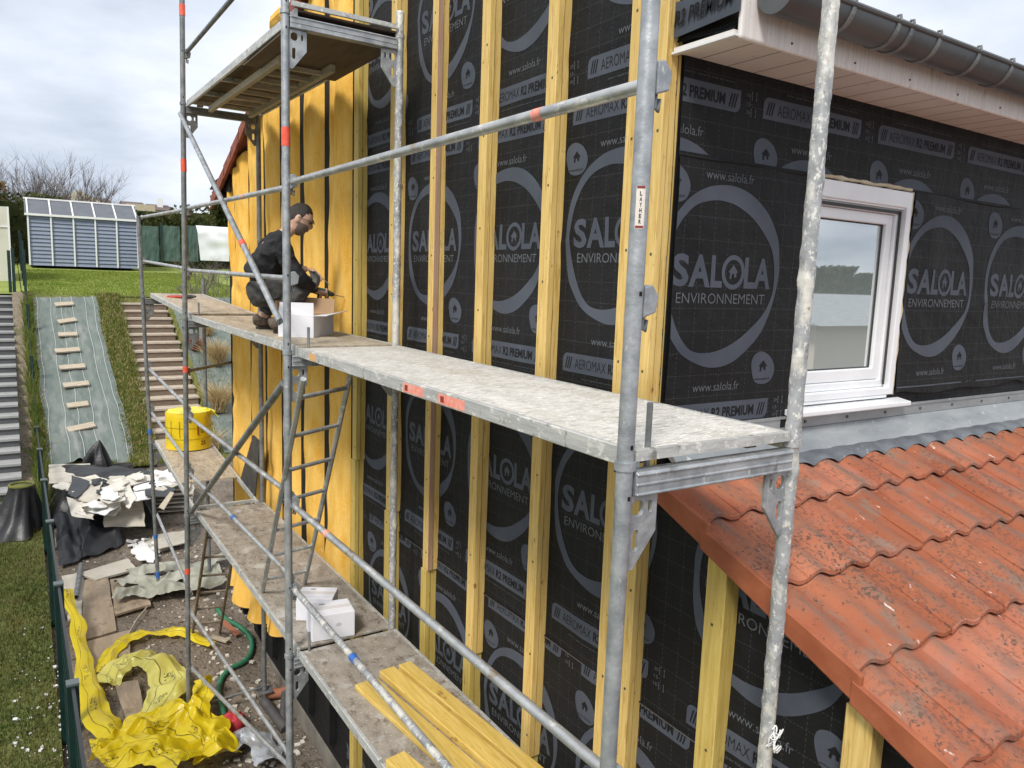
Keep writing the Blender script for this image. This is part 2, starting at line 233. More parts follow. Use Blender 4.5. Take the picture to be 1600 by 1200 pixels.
# membrane: near black with a thin dashed grid
def membrane_mat(name, axis):
    m = mat(name, (0.0090, 0.0092, 0.0100), (0.0155, 0.0158, 0.0168), 1.3, rough=0.62, bump=0.45, bscale=4.5, spec=.19, bdist=.05, spots=[(120, (1, 1, 1), .74, .76, (.16, .16, .17))])
    t = m.node_tree; n = t.nodes; l = t.links; b = n['Principled BSDF']
    src = b.inputs['Base Color'].links[0].from_socket
    g = n.new('ShaderNodeNewGeometry'); s = n.new('ShaderNodeSeparateXYZ'); l.new(g.outputs['Position'], s.inputs[0])
    def mm(op, a, c=0.0, d=0.0):
        x = n.new('ShaderNodeMath'); x.operation = op
        for i, v in enumerate((a, c, d)):
            if isinstance(v, (int, float)): x.inputs[i].default_value = v
            else: l.new(v, x.inputs[i])
        return x.outputs[0]
    h = s.outputs['Y' if axis == 'Y' else 'X']; z = s.outputs['Z']
    def line(c, period, wd): return mm('COMPARE', mm('PINGPONG', c, period/2), 0.0, wd)
    def dash(c, period, duty): return mm('LESS_THAN', mm('FRACT', mm('DIVIDE', c, period)), duty)
    f = mm('MAXIMUM', mm('MULTIPLY', line(h, 0.093, 0.0011), dash(z, 0.022, .55)), mm('MULTIPLY', line(z, 0.1, 0.0011), dash(h, 0.016, .6)))
    x = n.new('ShaderNodeMix'); x.data_type = 'RGBA'; l.new(mm('MULTIPLY', f, .5), x.inputs['Factor']); l.new(src, x.inputs['A']); x.inputs['B'].default_value = (.10, .105, .115, 1)
    l.new(x.outputs['Result'], b.inputs['Base Color']); return m
M['memY'] = membrane_mat('black printed membrane on gable', 'Y'); M['memX'] = membrane_mat('black printed membrane on side wall', 'X')
# yellow bag film with printed marks, laid out by the sheet's own uv
def film_mat(name, c1, c2):
    m = mat(name, c1, c2, 4, rough=0.28, bump=.4, bscale=22, bdist=.01)
    t = m.node_tree; n = t.nodes; l = t.links; b = n['Principled BSDF']; src = b.inputs['Base Color'].links[0].from_socket
    uv = n.new('ShaderNodeUVMap'); s = n.new('ShaderNodeSeparateXYZ'); l.new(uv.outputs[0], s.inputs[0])
    def mm(op, a, c=0.0, d=0.0):
        x = n.new('ShaderNodeMath'); x.operation = op
        for i, v in enumerate((a, c, d)):
            if isinstance(v, (int, float)): x.inputs[i].default_value = v
            else: l.new(v, x.inputs[i])
        return x.outputs[0]
    ln = mm('MAXIMUM', mm('COMPARE', s.outputs[1], .30, .012), mm('COMPARE', s.outputs[1], .72, .008))
    vor = n.new('ShaderNodeTexVoronoi'); vor.distance = 'CHEBYCHEV'; vor.inputs['Scale'].default_value = 16; l.new(uv.outputs[0], vor.inputs['Vector'])
    glyph = mm('MULTIPLY', mm('COMPARE', vor.outputs['Distance'], .30, .09), mm('LESS_THAN', mm('FRACT', mm('MULTIPLY', s.outputs[0], .9)), .38))
    glyph = mm('MULTIPLY', glyph, mm('COMPARE', s.outputs[1], .5, .12))
    f = mm('MAXIMUM', ln, glyph)
    x = n.new('ShaderNodeMix'); x.data_type = 'RGBA'; l.new(mm('MULTIPLY', f, .85), x.inputs['Factor']); l.new(src, x.inputs['A']); x.inputs['B'].default_value = (.035, .03, .01, 1)
    l.new(x.outputs['Result'], b.inputs['Base Color'])
    return two_side(m, (.8, .6, .02), .25)
M['film'] = film_mat('printed yellow bag film', (0.72, 0.54, 0.010), (0.80, 0.64, 0.02))
M['film_pale'] = film_mat('pale inside of yellow bag film', (0.66, 0.60, 0.12), (0.74, 0.69, 0.20))
# window glass
g = bpy.data.materials.new('window glass'); g.use_nodes = True; gb = g.node_tree.nodes['Principled BSDF']
gb.inputs['Base Color'].default_value = (0.34, 0.40, 0.39, 1); gb.inputs['Roughness'].default_value = 0.015; gb.inputs['Specular IOR Level'].default_value = 1.0; gb.inputs['IOR'].default_value = 3.2
M['glass'] = g

# ------------------------------------------------------------------ mesh builder
ORG = {}
class MB:
    def __init__(s): s.v = []; s.f = []; s.uv = None
    def add(s, vs, fs):
        k = len(s.v); s.v += [tuple(p) for p in vs]; s.f += [tuple(i+k for i in f) for f in fs]; return s
    def box(s, c, size, rot=None):
        c = Vector(c); hx, hy, hz = size[0]/2, size[1]/2, size[2]/2
        P = [Vector((x, y, z)) for x in (-hx, hx) for y in (-hy, hy) for z in (-hz, hz)]
        if rot is not None: P = [rot @ p for p in P]
        return s.add([c+p for p in P], [(0, 1, 3, 2), (4, 6, 7, 5), (0, 4, 5, 1), (2, 3, 7, 6), (0, 2, 6, 4), (1, 5, 7, 3)])
    def bx(s, x0, x1, y0, y1, z0, z1): return s.box(((x0+x1)/2, (y0+y1)/2, (z0+z1)/2), (abs(x1-x0), abs(y1-y0), abs(z1-z0)))
    def beam(s, a, b, wd, hg, up=(0, 0, 1)):
        a = Vector(a); b = Vector(b); d = (b-a); ln = d.length; d.normalize(); side = d.cross(Vector(up))
        if side.length < 1e-4: side = d.cross(Vector((1, 0, 0)))
        side.normalize(); u = side.cross(d)
        return s.box((a+b)/2, (ln, wd, hg), Matrix((d, side, u)).transposed())
    def tube(s, pts, r, n=10, cap=True):
        pts = [Vector(p) for p in pts]; k = len(pts); rr = r if isinstance(r, (list, tuple)) else [r]*k
        vs = []; fs = []; ref = None
        for i, p in enumerate(pts):
            d = (pts[min(i+1, k-1)]-pts[max(i-1, 0)]).normalized()
            if ref is None: ref = d.orthogonal().normalized()
            ref = (ref-d*ref.dot(d)).normalized(); b = d.cross(ref)
            vs += [p+(ref*math.cos(2*math.pi*j/n)+b*math.sin(2*math.pi*j/n))*rr[i] for j in range(n)]
        for i in range(k-1):
            for j in range(n): fs.append((i*n+j, i*n+(j+1) % n, (i+1)*n+(j+1) % n, (i+1)*n+j))
        if cap: fs += [tuple(range(n))[::-1], tuple(range((k-1)*n, k*n))]
        return s.add(vs, fs)
    def prism(s, poly, off):        # planar polygon swept by a vector
        off = Vector(off); n = len(poly); A = [Vector(p) for p in poly]; tri = tessellate_polygon([A])
        fs = [tuple(t) for t in tri]+[tuple(i+n for i in t[::-1]) for t in tri]+[(i, (i+1) % n, (i+1) % n+n, i+n) for i in range(n)]
        return s.add(A+[p+off for p in A], fs)
    def plate(s, loops, frame, off):   # polygon with holes in a frame (origin, ux, uy), swept by off
        o, ux, uy = [Vector(q) for q in frame]; off = Vector(off)
        L3 = [[o+ux*a+uy*b for a, b in lp] for lp in loops]; flat = [p for lp in L3 for p in lp]; tri = tessellate_polygon(L3); n = len(flat)
        fs = [tuple(t) for t in tri]+[tuple(i+n for i in t[::-1]) for t in tri]; k = 0
        for lp in L3:
            m_ = len(lp); fs += [(k+i, k+(i+1) % m_, k+(i+1) % m_+n, k+i+n) for i in range(m_)]; k += m_
        return s.add(flat+[p+off for p in flat], fs)
    def grid(s, fn, nu, nv):
        vs = [fn(i/nu, j/nv) for i in range(nu+1) for j in range(nv+1)]; w_ = nv+1
        s.add(vs, [(i*w_+j, (i+1)*w_+j, (i+1)*w_+j+1, i*w_+j+1) for i in range(nu) for j in range(nv)]); return s
    def build(s, name, m, parent=None, smooth=False, **tags):
        o0 = ORG.get(parent.name, Vector((0, 0, 0))) if parent else Vector((0, 0, 0))
        if parent is None:
            a = np.array(s.v); o0 = Vector((float(a[:, 0].mean()), float(a[:, 1].mean()), float(a[:, 2].min())))
        me = bpy.data.meshes.new(name); me.from_pydata([(x-o0.x, y-o0.y, z-o0.z) for x, y, z in s.v], [], s.f); me.update()
        bm = bmesh.new(); bm.from_mesh(me); bmesh.ops.recalc_face_normals(bm, faces=bm.faces); bm.to_mesh(me); bm.free()
        if isinstance(m, str): m = M[m]
        me.materials.append(m)
        if smooth: me.polygons.foreach_set('use_smooth', [True]*len(me.polygons))
        if smooth == 'auto': me.set_sharp_from_angle(angle=R(38))
        o = bpy.data.objects.new(name, me); COL.objects.link(o)
        if parent: o.parent = parent
        else: o.location = o0
        ORG[o.name] = o0
        for k, v in tags.items(): o[k] = v
        return o
def thing(name, label, cat, loc, group=None):
    o = bpy.data.objects.new(name, None); COL.objects.link(o); o.location = loc; o.empty_display_size = .1
    o['label'] = label; o['category'] = cat
    if group: o['group'] = group
    ORG[o.name] = Vector(loc); return o
def bevel(o, wdt=.004, seg=1):
    m = o.modifiers.new('bevel', 'BEVEL'); m.width = wdt; m.segments = seg; m.limit_method = 'ANGLE'; return o
def arc(cx, cy, rx, ry, a0, a1, n): return [(cx+rx*math.cos(a0+(a1-a0)*i/n), cy+ry*math.sin(a0+(a1-a0)*i/n)) for i in range(n+1)]
def slot(cx, cy, wd, hg, n=5):
    r = min(wd, hg)/2*0.9
    return arc(cx+wd/2-r, cy+hg/2-r, r, r, 0, math.pi/2, n)+arc(cx-wd/2+r, cy+hg/2-r, r, r, math.pi/2, math.pi, n)+arc(cx-wd/2+r, cy-hg/2+r, r, r, math.pi, 1.5*math.pi, n)+arc(cx+wd/2-r, cy-hg/2+r, r, r, 1.5*math.pi, 2*math.pi, n)
_tc = {}
def text2d(s, weight=0.0):          # letters as flat triangles, scaled to a 1 x 1 box
    if (s, weight) in _tc: return _tc[(s, weight)]
    cu = bpy.data.curves.new('lettering', 'FONT'); cu.body = s; cu.offset = weight; cu.resolution_u = 3; cu.fill_mode = 'FRONT'
    ob = bpy.data.objects.new('lettering', cu); COL.objects.link(ob); dg = bpy.context.evaluated_depsgraph_get(); dg.update()
    me = bpy.data.meshes.new_from_object(ob.evaluated_get(dg)); vs = [(v.co.x, v.co.y) for v in me.vertices]; fs = [tuple(p.vertices) for p in me.polygons]
    bpy.data.objects.remove(ob); bpy.data.curves.remove(cu); bpy.data.meshes.remove(me)
    xs = [a for a, b in vs]; ys = [b for a, b in vs]; x0, x1, y0, y1 = min(xs), max(xs), min(ys), max(ys)
    r = ([((a-x0)/(x1-x0), (b-y0)/(y1-y0)) for a, b in vs], fs); _tc[(s, weight)] = r; return r
def put_text(mb, s, frame, x0, x1, y0, y1, weight=0.0, slant=0.0):
    o, ux, uy = frame; vs, fs = text2d(s, weight)
    mb.add([o+ux*(x0+(x1-x0)*a+slant*b)+uy*(y0+(y1-y0)*b) for a, b in vs], fs)

# ------------------------------------------------------------------ the ground
def terrain(name, xs, ys, m, dz, label=None, fn=None, jag=0.0):
    mb = MB(); nx, ny = len(xs), len(ys); vs = []
    for i, x in enumerate(xs):
        for j, y in enumerate(ys):
            xx = x; yy = y
            if jag and i in (0, nx-1): xx += jag*mnoise.noise(Vector((y*1.7, 2.2*i, .3)))
            if jag and j in (0, ny-1): yy += jag*mnoise.noise(Vector((x*1.7, 2.2*j, 9.3)))
            vs.append((xx, yy, hgt(xx, yy)+dz+(fn(xx, yy) if fn else 0)))
    mb.add(vs, [(i*ny+j, (i+1)*ny+j, (i+1)*ny+j+1, i*ny+j+1) for i in range(nx-1) for j in range(ny-1)])
    return mb.build(name, m, None, True, kind='structure')
def bump(x, y): return 0.045*mnoise.noise(Vector((x*2.3, y*2.3, 7)))+0.02*mnoise.noise(Vector((x*7, y*7, 1)))
LS = lambda a, b, n: [a+(b-a)*i/n for i in range(n+1)]
terrain('ground', [-150, -90, -50, -30, -20, -14, -10, -7]+LS(-5, 6, 60)+[8, 11, 16, 24, 40, 70, 150], [-60, -40, -25, -15, -8, -4]+LS(-2, 14.4, 110)+[16, 18, 20.5, 25, 30, 36, 45, 60, 90, 140, 220], 'dirt', 0.0, fn=lambda x, y: bump(x, y) if -1.1 < x < 4 and y < 13.5 else (-.6 if 14.5 < y < 20.6 else -.05))
terrain('lawn', LS(-1.25, 30, 60), LS(20.45, 60, 60), 'lawn', 0.03)
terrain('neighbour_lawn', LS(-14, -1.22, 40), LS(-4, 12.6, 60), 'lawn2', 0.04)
terrain('neighbour_field', LS(-30, -1.27, 20), LS(20.6, 60, 40), 'lawn', 0.02)
terrain('mulch_strip', LS(-1.46, -1.2, 3), LS(12.6, 20.6, 24), 'gravel', 0.06)
terrain('embankment', LS(-1.2, .70, 14)+[.86, 1.88, 2.0]+LS(2.2, 6.5, 16), LS(14.0, 20.5, 24), 'verge', 0.04, fn=lambda x, y: -.45 if .8 < x < 1.92 and y < 20.4 else 0)

# ------------------------------------------------------------------ the house
XW, YW = 0.97, 0.86
def rz(y): return -0.35+0.45*(y-0.71)                     # plane of the low tiled roof
def gz(y): return 1.50+0.43*(min(y, 9.0-y)-0.5)            # underside of the main roof
house = thing('house', 'gabled house clad in black membrane, timber studs and yellow insulation', 'house', (1.0, 4.7, -4.25))
prof = [(-1.9, -4.28), (-1.9, rz(-1.9)-.07), (.86, rz(.86)-.07), (.86, 1.462), (.57, 1.465), (.57, 1.52)] + [(4.5, gz(4.5)), (8.59, gz(8.59)), (8.59, -4.28)]
gable = MB().prism([(XW, y, z) for y, z in prof], (0.1, 0, 0)).build('gable_wall', 'memY', house)
WX0, WX1, WZ0, WZ1 = 1.84, 2.745, -0.075, 1.045
side = MB().plate([[(1.07, -.45), (7.2, -.45), (7.2, 1.462), (1.07, 1.462)], [(WX0, WZ0), (WX1, WZ0), (WX1, WZ1), (WX0, WZ1)]], ((0, YW, 0), (1, 0, 0), (0, 0, 1)), (0, .12, 0)).build('side_wall', 'memX', house)
MB().bx(1.075, 7.2, .985, 8.55, -4.2, 1.45).build('inner_wall', 'render', house)
MB().bx(7.2, 7.3, .86, 8.59, -4.28, 1.46).build('end_wall', 'render', house)
MB().bx(1.075, 7.2, 8.552, 8.59, -4.28, 1.46).build('rear_wall', 'render', house)
MB().bx(.955, 1.068, -1.9, 8.64, -4.5, -4.12).build('plinth', 'concrete', house)
# printed pattern of the membrane
OUT = [(-0.062, 0.412), (0.053, 0.412), (0.164, 0.379), (0.271, 0.308), (0.347, 0.207), (0.371, 0.117), (0.377, 0.017), (0.348, -0.11), (0.286, -0.237), (0.184, -0.327), (0.08, -0.383), (-0.036, -0.399), (-0.152, -0.375), (-0.255, -0.325), (-0.326, -0.246), (-0.362, -0.185), (-0.384, -0.08), (-0.388, 0.025), (-0.387, 0.106), (-0.364, 0.196), (-0.319, 0.272), (-0.251, 0.34), (-0.159, 0.389)]
INN = [(-0.099, 0.343), (-0.021, 0.344), (0.062, 0.328), (0.163, 0.284), (0.258, 0.21), (0.317, 0.139), (0.343, 0.049), (0.341, -0.06), (0.289, -0.152), (0.208, -0.219), (0.117, -0.276), (0.014, -0.315), (-0.089, -0.331), (-0.179, -0.319), (-0.238, -0.279), (-0.28, -0.224), (-0.319, -0.147), (-0.347, -0.064), (-0.359, 0.026), (-0.347, 0.123), (-0.317, 0.199), (-0.266, 0.269), (-0.196, 0.319)]
EGG = [(0.297, -0.332), (0.351, -0.348), (0.387, -0.38), (0.404, -0.419), (0.391, -0.462), (0.355, -0.487), (0.303, -0.49), (0.263, -0.474), (0.242, -0.43), (0.234, -0.388), (0.249, -0.35)]
def spline(P, k=4):
    n = len(P); o = []
    for i in range(n):
        a, b, c, d = [P[(i+j-1) % n] for j in range(4)]
        for s in range(k):
            t = s/k; o.append(tuple(.5*((2*b[q])+(c[q]-a[q])*t+(2*a[q]-5*b[q]+4*c[q]-d[q])*t*t+(3*b[q]-a[q]-3*c[q]+d[q])*t**3) for q in (0, 1)))
    return o
HOUSE = [(-.62, -.55), (-.52, .02), (-.85, .02), (.0, .75), (.85, .02), (.55, .02), (.55, -.45), (.2, -.45), (.15, -.08), (-.2, -.12), (-.3, -.6)]
def tri(poly): p = [Vector((a, b, 0)) for a, b in poly]; return [tuple(poly[i] for i in t) for t in tessellate_polygon([p])]
def ringt(o, i): n = len(o); r = []; [r.extend([(o[k], o[(k+1) % n], i[(k+1) % n]), (o[k], i[(k+1) % n], i[k])]) for k in range(n)]; return r
def txt(s, x0, x1, y0, y1, wt=0.0, sl=0.0): vs, fs = text2d(s, wt); q = [(x0+(x1-x0)*a+sl*b, y0+(y1-y0)*b) for a, b in vs]; r = []; [r.extend([(q[f[0]], q[f[k]], q[f[k+1]]) for k in range(1, len(f)-1)]) for f in fs]; return r
def rect(x0, x1, y0, y1, sl=0): return [((x0, y0), (x1, y0), (x1+sl, y1)), ((x0, y0), (x1+sl, y1), (x0+sl, y1))]
def circ(cx, cy, r, n=28): return [(cx+r*math.cos(2*math.pi*k/n), cy+r*math.sin(2*math.pi*k/n)) for k in range(n)]
PR, DM, IK = [], [], []        # grey blue, dim grey, ink over the grey blue
PR += ringt(spline(OUT), spline(INN))
for ch, a, b in (('S', -.326, -.226), ('A', -.226, -.094), ('L', -.092, -.016), ('L', .132, .208), ('A', .200, .318)): PR += txt(ch, a, b, -.036, .106, .035)
PR += ringt(circ(.056, .035, .078), circ(.056, .035, .056)); PR += tri([(.056+.040*a, .033+.048*b) for a, b in HOUSE])
DM += txt('ENVIRONNEMENT', -.295, .285, -.108, -.062, -.004)
egg = spline(EGG, 3)
for dx, dy in ((0, 0), (-.652, .81)):
    e = [(a+dx, b+dy) for a, b in egg]; PR += tri(e); IK += tri([(.318+dx+.036*a, -.405+dy+.040*b) for a, b in HOUSE]); IK += txt('www.salola.fr', .262+dx, .372+dx, -.470+dy, -.458+dy)
for sg in (-1, 1):
    zt = .61*sg; r = .035
    pill = [(-.375, zt-.048)]+[(.375-r, zt-.048)]+arc(.375-r, zt-.048+r, r, r, -math.pi/2, 0, 5)+[(.375, zt+.048)]+[(-.375+r, zt+.048)]+arc(-.375+r, zt+.048-r, r, r, math.pi/2, math.pi, 5)
    PR += tri(pill)
    for k in range(3): IK += rect(-.355+.017*k, -.347+.017*k, zt-.030, zt+.030, .016); IK += rect(.298+.017*k, .306+.017*k, zt-.030, zt+.030, .016)
    IK += txt('AEROMAX', -.275, -.035, zt-.026, zt+.024, -.012); IK += txt('R2 PREMIUM', -.018, .275, zt-.026, zt+.024, .028)
    DM += txt('www.salola.fr', -.155, .155, .455*sg-.022+(0 if sg > 0 else -.03), .455*sg+.018+(0 if sg > 0 else -.03), -.004)
    DM += txt('ecran rigide haute performance - pose et mise en oeuvre', -.22, .33, zt+.075*sg-.006, zt+.075*sg+.006, -.01)
    for k, num in enumerate(('10', '15', '20')):
        zz = zt-sg*.036*(k-1); DM += txt(num, .415, .440, zz-.008, zz+.008); DM += rect(.444, .453, zz-.001, zz+.001)
        if k != 1:
            for xx in (.449, .478): DM += rect(xx-.0015, xx+.0015, zz-.014, zz+.014); DM += tri(circ(xx, zz+.014, .004, 6)); DM += tri(circ(xx, zz-.014, .004, 6))
def clip(t, x0, x1, y0, y1):
    P = list(t)
    for ax, lim, sg in ((0, x0, 1), (0, x1, -1), (1, y0, 1), (1, y1, -1)):
        if not P: return P
        Q = []
        for i in range(len(P)):
            a, b = P[i], P[(i+1) % len(P)]; da, db = sg*(a[ax]-lim), sg*(b[ax]-lim)
            if da >= 0: Q.append(a)
            if da*db < 0: s = da/(da-db); Q.append((a[0]+(b[0]-a[0])*s, a[1]+(b[1]-a[1])*s))
        P = Q
    return P
def clip_half(P, n, d):
    Q = []
    for i in range(len(P)):
        a, b = P[i], P[(i+1) % len(P)]; da, db = d-n[0]*a[0]-n[1]*a[1], d-n[0]*b[0]-n[1]*b[1]
        if da >= 0: Q.append(a)
        if da*db < 0: s = da/(da-db); Q.append((a[0]+(b[0]-a[0])*s, a[1]+(b[1]-a[1])*s))
    return Q
def fine(P, lim=.05):
    out = []; st_ = [tuple(P[i] for i in (0, k, k+1)) for k in range(1, len(P)-1)]
    while st_:
        t = st_.pop(); e = [math.hypot(t[i][0]-t[(i+1) % 3][0], t[i][1]-t[(i+1) % 3][1]) for i in range(3)]; m_ = max(e)
        if m_ < lim: out.append(t); continue
        i = e.index(m_); a, b, c = t[i], t[(i+1) % 3], t[(i+2) % 3]; q = ((a[0]+b[0])/2, (a[1]+b[1])/2); st_ += [(a, q, c), (q, b, c)]
    return out
def slack(a, z, s=0.0):         # how far the loose sheet stands off the wall
    v = Vector((a*1.3+s, z*1.1, s)); n1 = mnoise.noise(v); r1 = max(0, 1-abs(mnoise.noise(Vector((a*.9+z*.4+s, z*.8-a*.2, 4+s))))*3)
    return .006+.006*n1+.008*r1*r1*r1
def stamp(cs, frame, win, lift, parent, half=None, warp=None):
    o, ux, uy = [Vector(q) for q in frame]; nrm = Vector(lift)
    for nm, tris, k, mm in (('membrane_print', PR, 1, 'print'), ('membrane_lettering', DM, 1.4, 'print_dim'), ('membrane_icon_ink', IK, 1.8, 'ink')):
        mb = MB()
        for cx, cy, wd in cs:
            x0, x1, y0, y1 = wd or win
            for t in tris:
                p = clip([(a+cx, b+cy) for a, b in t], x0, x1, y0, y1)
                if half and p: p = clip_half(p, *half)
                if len(p) < 3: continue
                if warp:
                    for q in fine(p): mb.add([o+ux*a+uy*b+nrm*k+nrm.normalized()*warp(a, b) for a, b in q], [(0, 1, 2)])
                else: mb.add([o+ux*a+uy*b+nrm*k for a, b in p], [tuple(range(len(p)))])
        mb.build(nm, mm, parent)
rows = [(-3.42, (-4.1, -2.79)), (-2.065, (-2.79, -1.435)), (-.65, (-1.432, -.03)), (.70, (-.028, 1.38)), (2.12, (1.382, 2.8))]
cs = []
for k, (zc_, (a, b)) in enumerate(rows):
    for q in range(-4, 4):
        nr = (k == 2 and q == 1); cs.append((-1.2+.93*q*1.0+(.0, .28, .0, .0, .1)[k]+(.07 if nr else 0), zc_-(.07 if nr else 0), (-4.6, -.862, a, b)))
def gable_ok(y, z): return z < (rz(y)-.075 if y < .86 else gz(y)-.02)
GF = ((XW, 0, 0), (0, -1, 0), (0, 0, 1))
gw = lambda s_, z: .004+slack(-s_, z, 1.0)
def gsheet(ya, yb, top):
    nu, nv = int((yb-ya)/.035)+1, 170
    def f(u, v): y = ya+(yb-ya)*u; z = -4.0+(top(y)+4.0)*v; return (XW-gw(-y, z), y, z)
    return MB().grid(f, nu, nv).build('membrane_sheet', 'memY', gable, True)
gsheet(.863, 4.6, lambda y: gz(y)-.005); gsheet(-1.9, .861, lambda y: rz(y)-.074)
stamp(cs, GF, None, (-.0016, 0, 0), gable, ((.43, 1.0), 1.50-.43*.5-.01), gw)                       # z below the main roof
stamp([(a, b, (-.862, 1.9, c[2], c[3])) for a, b, c in cs if b < 0], GF, None, (-.0016, 0, 0), gable, ((.45, 1.0), -.35-.45*.71-.08), gw)   # below the low roof
for zc_ in (-1.433, -.029, 1.381, -2.79):                                # lapped edges of the membrane rolls
    pts = [(XW-.014, 4.6-.1*k, zc_+.006*mnoise.noise(Vector((k*.3, zc_, 0)))) for k in range(65)]
    pts = [p for p in pts if gable_ok(p[1], p[2]+.05)]
    MB().tube(pts, .004, 5).build('membrane_lap', 'black_strip', gable)
    if -2 < zc_ < -1: MB().tube([(p[0]-.004, p[1], p[2]-.004) for p in pts if p[1] < 3.4], .0016, 5).build('torn_lap_edge', 'twig', gable)
# lower piece of membrane on the side wall, and the prints on both
def fw(x, z): return .010+slack(x, z, 5.0)*(1.0 if x < 2.3 else 1.5)+(.030*max(0, mnoise.noise(Vector((x*3.2, 5, 1))))*max(0, (.12-z)/.2) if x > 2.3 and z < .12 else 0)
def sw(x, z): return slack(x, z, 3.0)*.6
MB().grid(lambda u, v: (.972+6.2*u, YW-sw(.972+6.2*u, 1.03+.43*v), 1.03+.43*v), 130, 14).build('membrane_sheet', 'memX', side, True)
def flap(x0, x1):
    def f(u, v):
        x = x0+(x1-x0)*u; top = 1.045+.010*mnoise.noise(Vector((x*2.1, 0, 4))); bot = (-.19 if x0 < 1.5 else -.075+.05*mnoise.noise(Vector((x*3, 1, 2))))
        z = bot+(top-bot)*v; return (x, YW-fw(x, z), z)
    return MB().grid(f, 28 if x0 < 1.5 else 130, 36)
fl1 = flap(.972, WX0-.004).build('membrane_flap', 'memX', side, True); fl2 = flap(WX1+.02, 7.1).build('membrane_flap', 'memX', side, True)
stamp([(1.29+.91*q, .53, (.974, WX0-.01, -.18, 1.03) if q < 1 else (WX1+.025, 7.0, -.04, 1.03)) for q in range(0, 7)], ((0, YW, 0), (1, 0, 0), (0, 0, 1)), None, (0, -.0016, 0), side, None, fw)
stamp([(.955+.905*q, .70, (.974, 7.0, 1.062, 1.44)) for q in range(0, 7)], ((0, YW, 0), (1, 0, 0), (0, 0, 1)), None, (0, -.0016, 0), side, None, sw)
MB().tube([(x, YW-.018, 1.046+.010*mnoise.noise(Vector((x*2.1, 0, 4)))) for x in LS(.974, 1.83, 20)], .005, 5).build('membrane_lap', 'black_strip', side)
MB().tube([(x, YW-.018, 1.046+.010*mnoise.noise(Vector((x*2.1, 0, 4)))) for x in LS(2.77, 7.0, 60)], .005, 5).build('membrane_lap', 'black_strip', side)
# timber studs
def stud(ym, width, z0, z1, zj=None, kind='timber', inner=True, pink=False):
    segs = [(z0, z1)] if zj is None else [(zj+.003, z1), (z0, zj)]
    for q, (a, b) in enumerate(segs):
        dy = .012*q; dx = -.006*q; mm = kind if q == 0 else 'timber2'
        st = MB().bx(.878+dx, .916+dx, ym+dy, ym+width+dy, a, b).build('stud', mm, house); bevel(st, .003)
        MB().bx(.919+dx, XW-.001, ym+dy+.004, ym+width+dy-.004, a, b).build('stud_backing', mm, st)
        if pink and q == 0: MB().bx(.880, .9145, ym-.002, ym, a, b-.01).build('stud_face', 'timber_pink', st)
        z = a+.12
        while z < b-.05:
            if z > -2.6: MB().box((.8775+dx, ym+dy+width*random.uniform(.25, .6), z+random.uniform(-.02, .02)), (.002, .011, .011)).build('screw', 'screw', st)
            z += .5
def Ym(u, v, X=XW): return at_X(u, v, X).y
studs = [Ym(576, 327), Ym(632, 500), Ym(695, 500), Ym(773, 500), Ym(876, 500), 1.005, .862]
joints = [at_X(570, 725, .9).z, at_X(605, 795, .9).z, at_X(670, 890, .9).z, at_X(740, 1022, .9).z, at_X(822, 1176, .9).z, None, None]
for k, (y, zj) in enumerate(zip(studs, joints)):
    zb = -3.98 if k < 5 else (rz(y)-.12 if False else -3.98)
    stud(y, .085 if k != 2 else .075, zb, gz(y)+(-.05 if k < 5 else .25), zj, 'timber2' if k == 0 else 'timber', pink=(k == 2))
stud(Ym(1155, 1000)+.01, .10, -3.98, at_X(1112, 868, .9).z, None, 'timber2')
stud(Ym(1385, 1160), .10, -3.98, at_X(1335, 1098, .9).z, None, 'timber')
# insulation between the far studs, each strip of black membrane on its own stud
strips = [(8.59, 8.47), (8.29, 8.17), (7.62, 7.47), (6.98, 6.83), (6.37, 6.23), (5.72, 5.53), (5.04, 4.92), (4.385, 4.275)]
for k, (b, a) in enumerate(strips):
    MB().bx(.905 if k else .90, XW-.003, a-.012, b+(.0 if k == 0 else .012), -3.95, gz((a+b)/2)-.04).build('covered_stud', 'black_strip', house)
for k in range(len(strips)-1):
    y1, y0 = strips[k][1]-.01, strips[k+1][0]+.01; wdt = y1-y0; zb = (-3.62, -3.66, -3.60, -3.50, -3.3, -2.9, -2.35)[k]
    def wool(u, v, y0=y0, y1=y1, wdt=wdt, zb=zb, k=k):
        y = y0+wdt*v; zt = gz(y)-.03; z = zb+(zt-zb)*u; edge = min(v, 1-v)*wdt; e = 1-math.exp(-edge/.05)
        n1 = mnoise.noise(Vector((y*2.2+k*3, z*.7, k))); n2 = mnoise.noise(Vector((y*6, z*3.1, k*5.)))
        crease = max(0, 1-abs((y-(y0+wdt*(.68+.06*math.sin(z*1.7+k))))/.03))*.018
        star = 0
        for zc2 in (-2.6+.31*k, -1.15+.2*k, .35-.12*k, 1.55+.1*k): star += .03*math.exp(-((z-zc2)**2+(y-(y0+wdt*.45))**2)/.006)
        flare = -.10*math.exp(-(z-zb)/.35)*(1 if k < 3 else .5)
        return (.912-.072*e-.042*n1*e-.022*n2*e+crease*1.5*e+star*1.2*e+flare*e, y+.012*n1, z)
    MB().grid(wool, 150, 18).build('insulation_panel', 'wool', house, True)
    MB().bx(.93, XW-.004, y0, y1, zb+.02, gz(y0 if y0 < 4.5 else y1)-.06).build('insulation_backing', 'wool', house)
MB().tube([at_X(426, 44, .80), at_X(434, 34, .76), at_X(447, 22, .78), at_X(462, 18, .84)], [.03, .075, .08, .05], 10).build('insulation_tuft', 'wool', house)
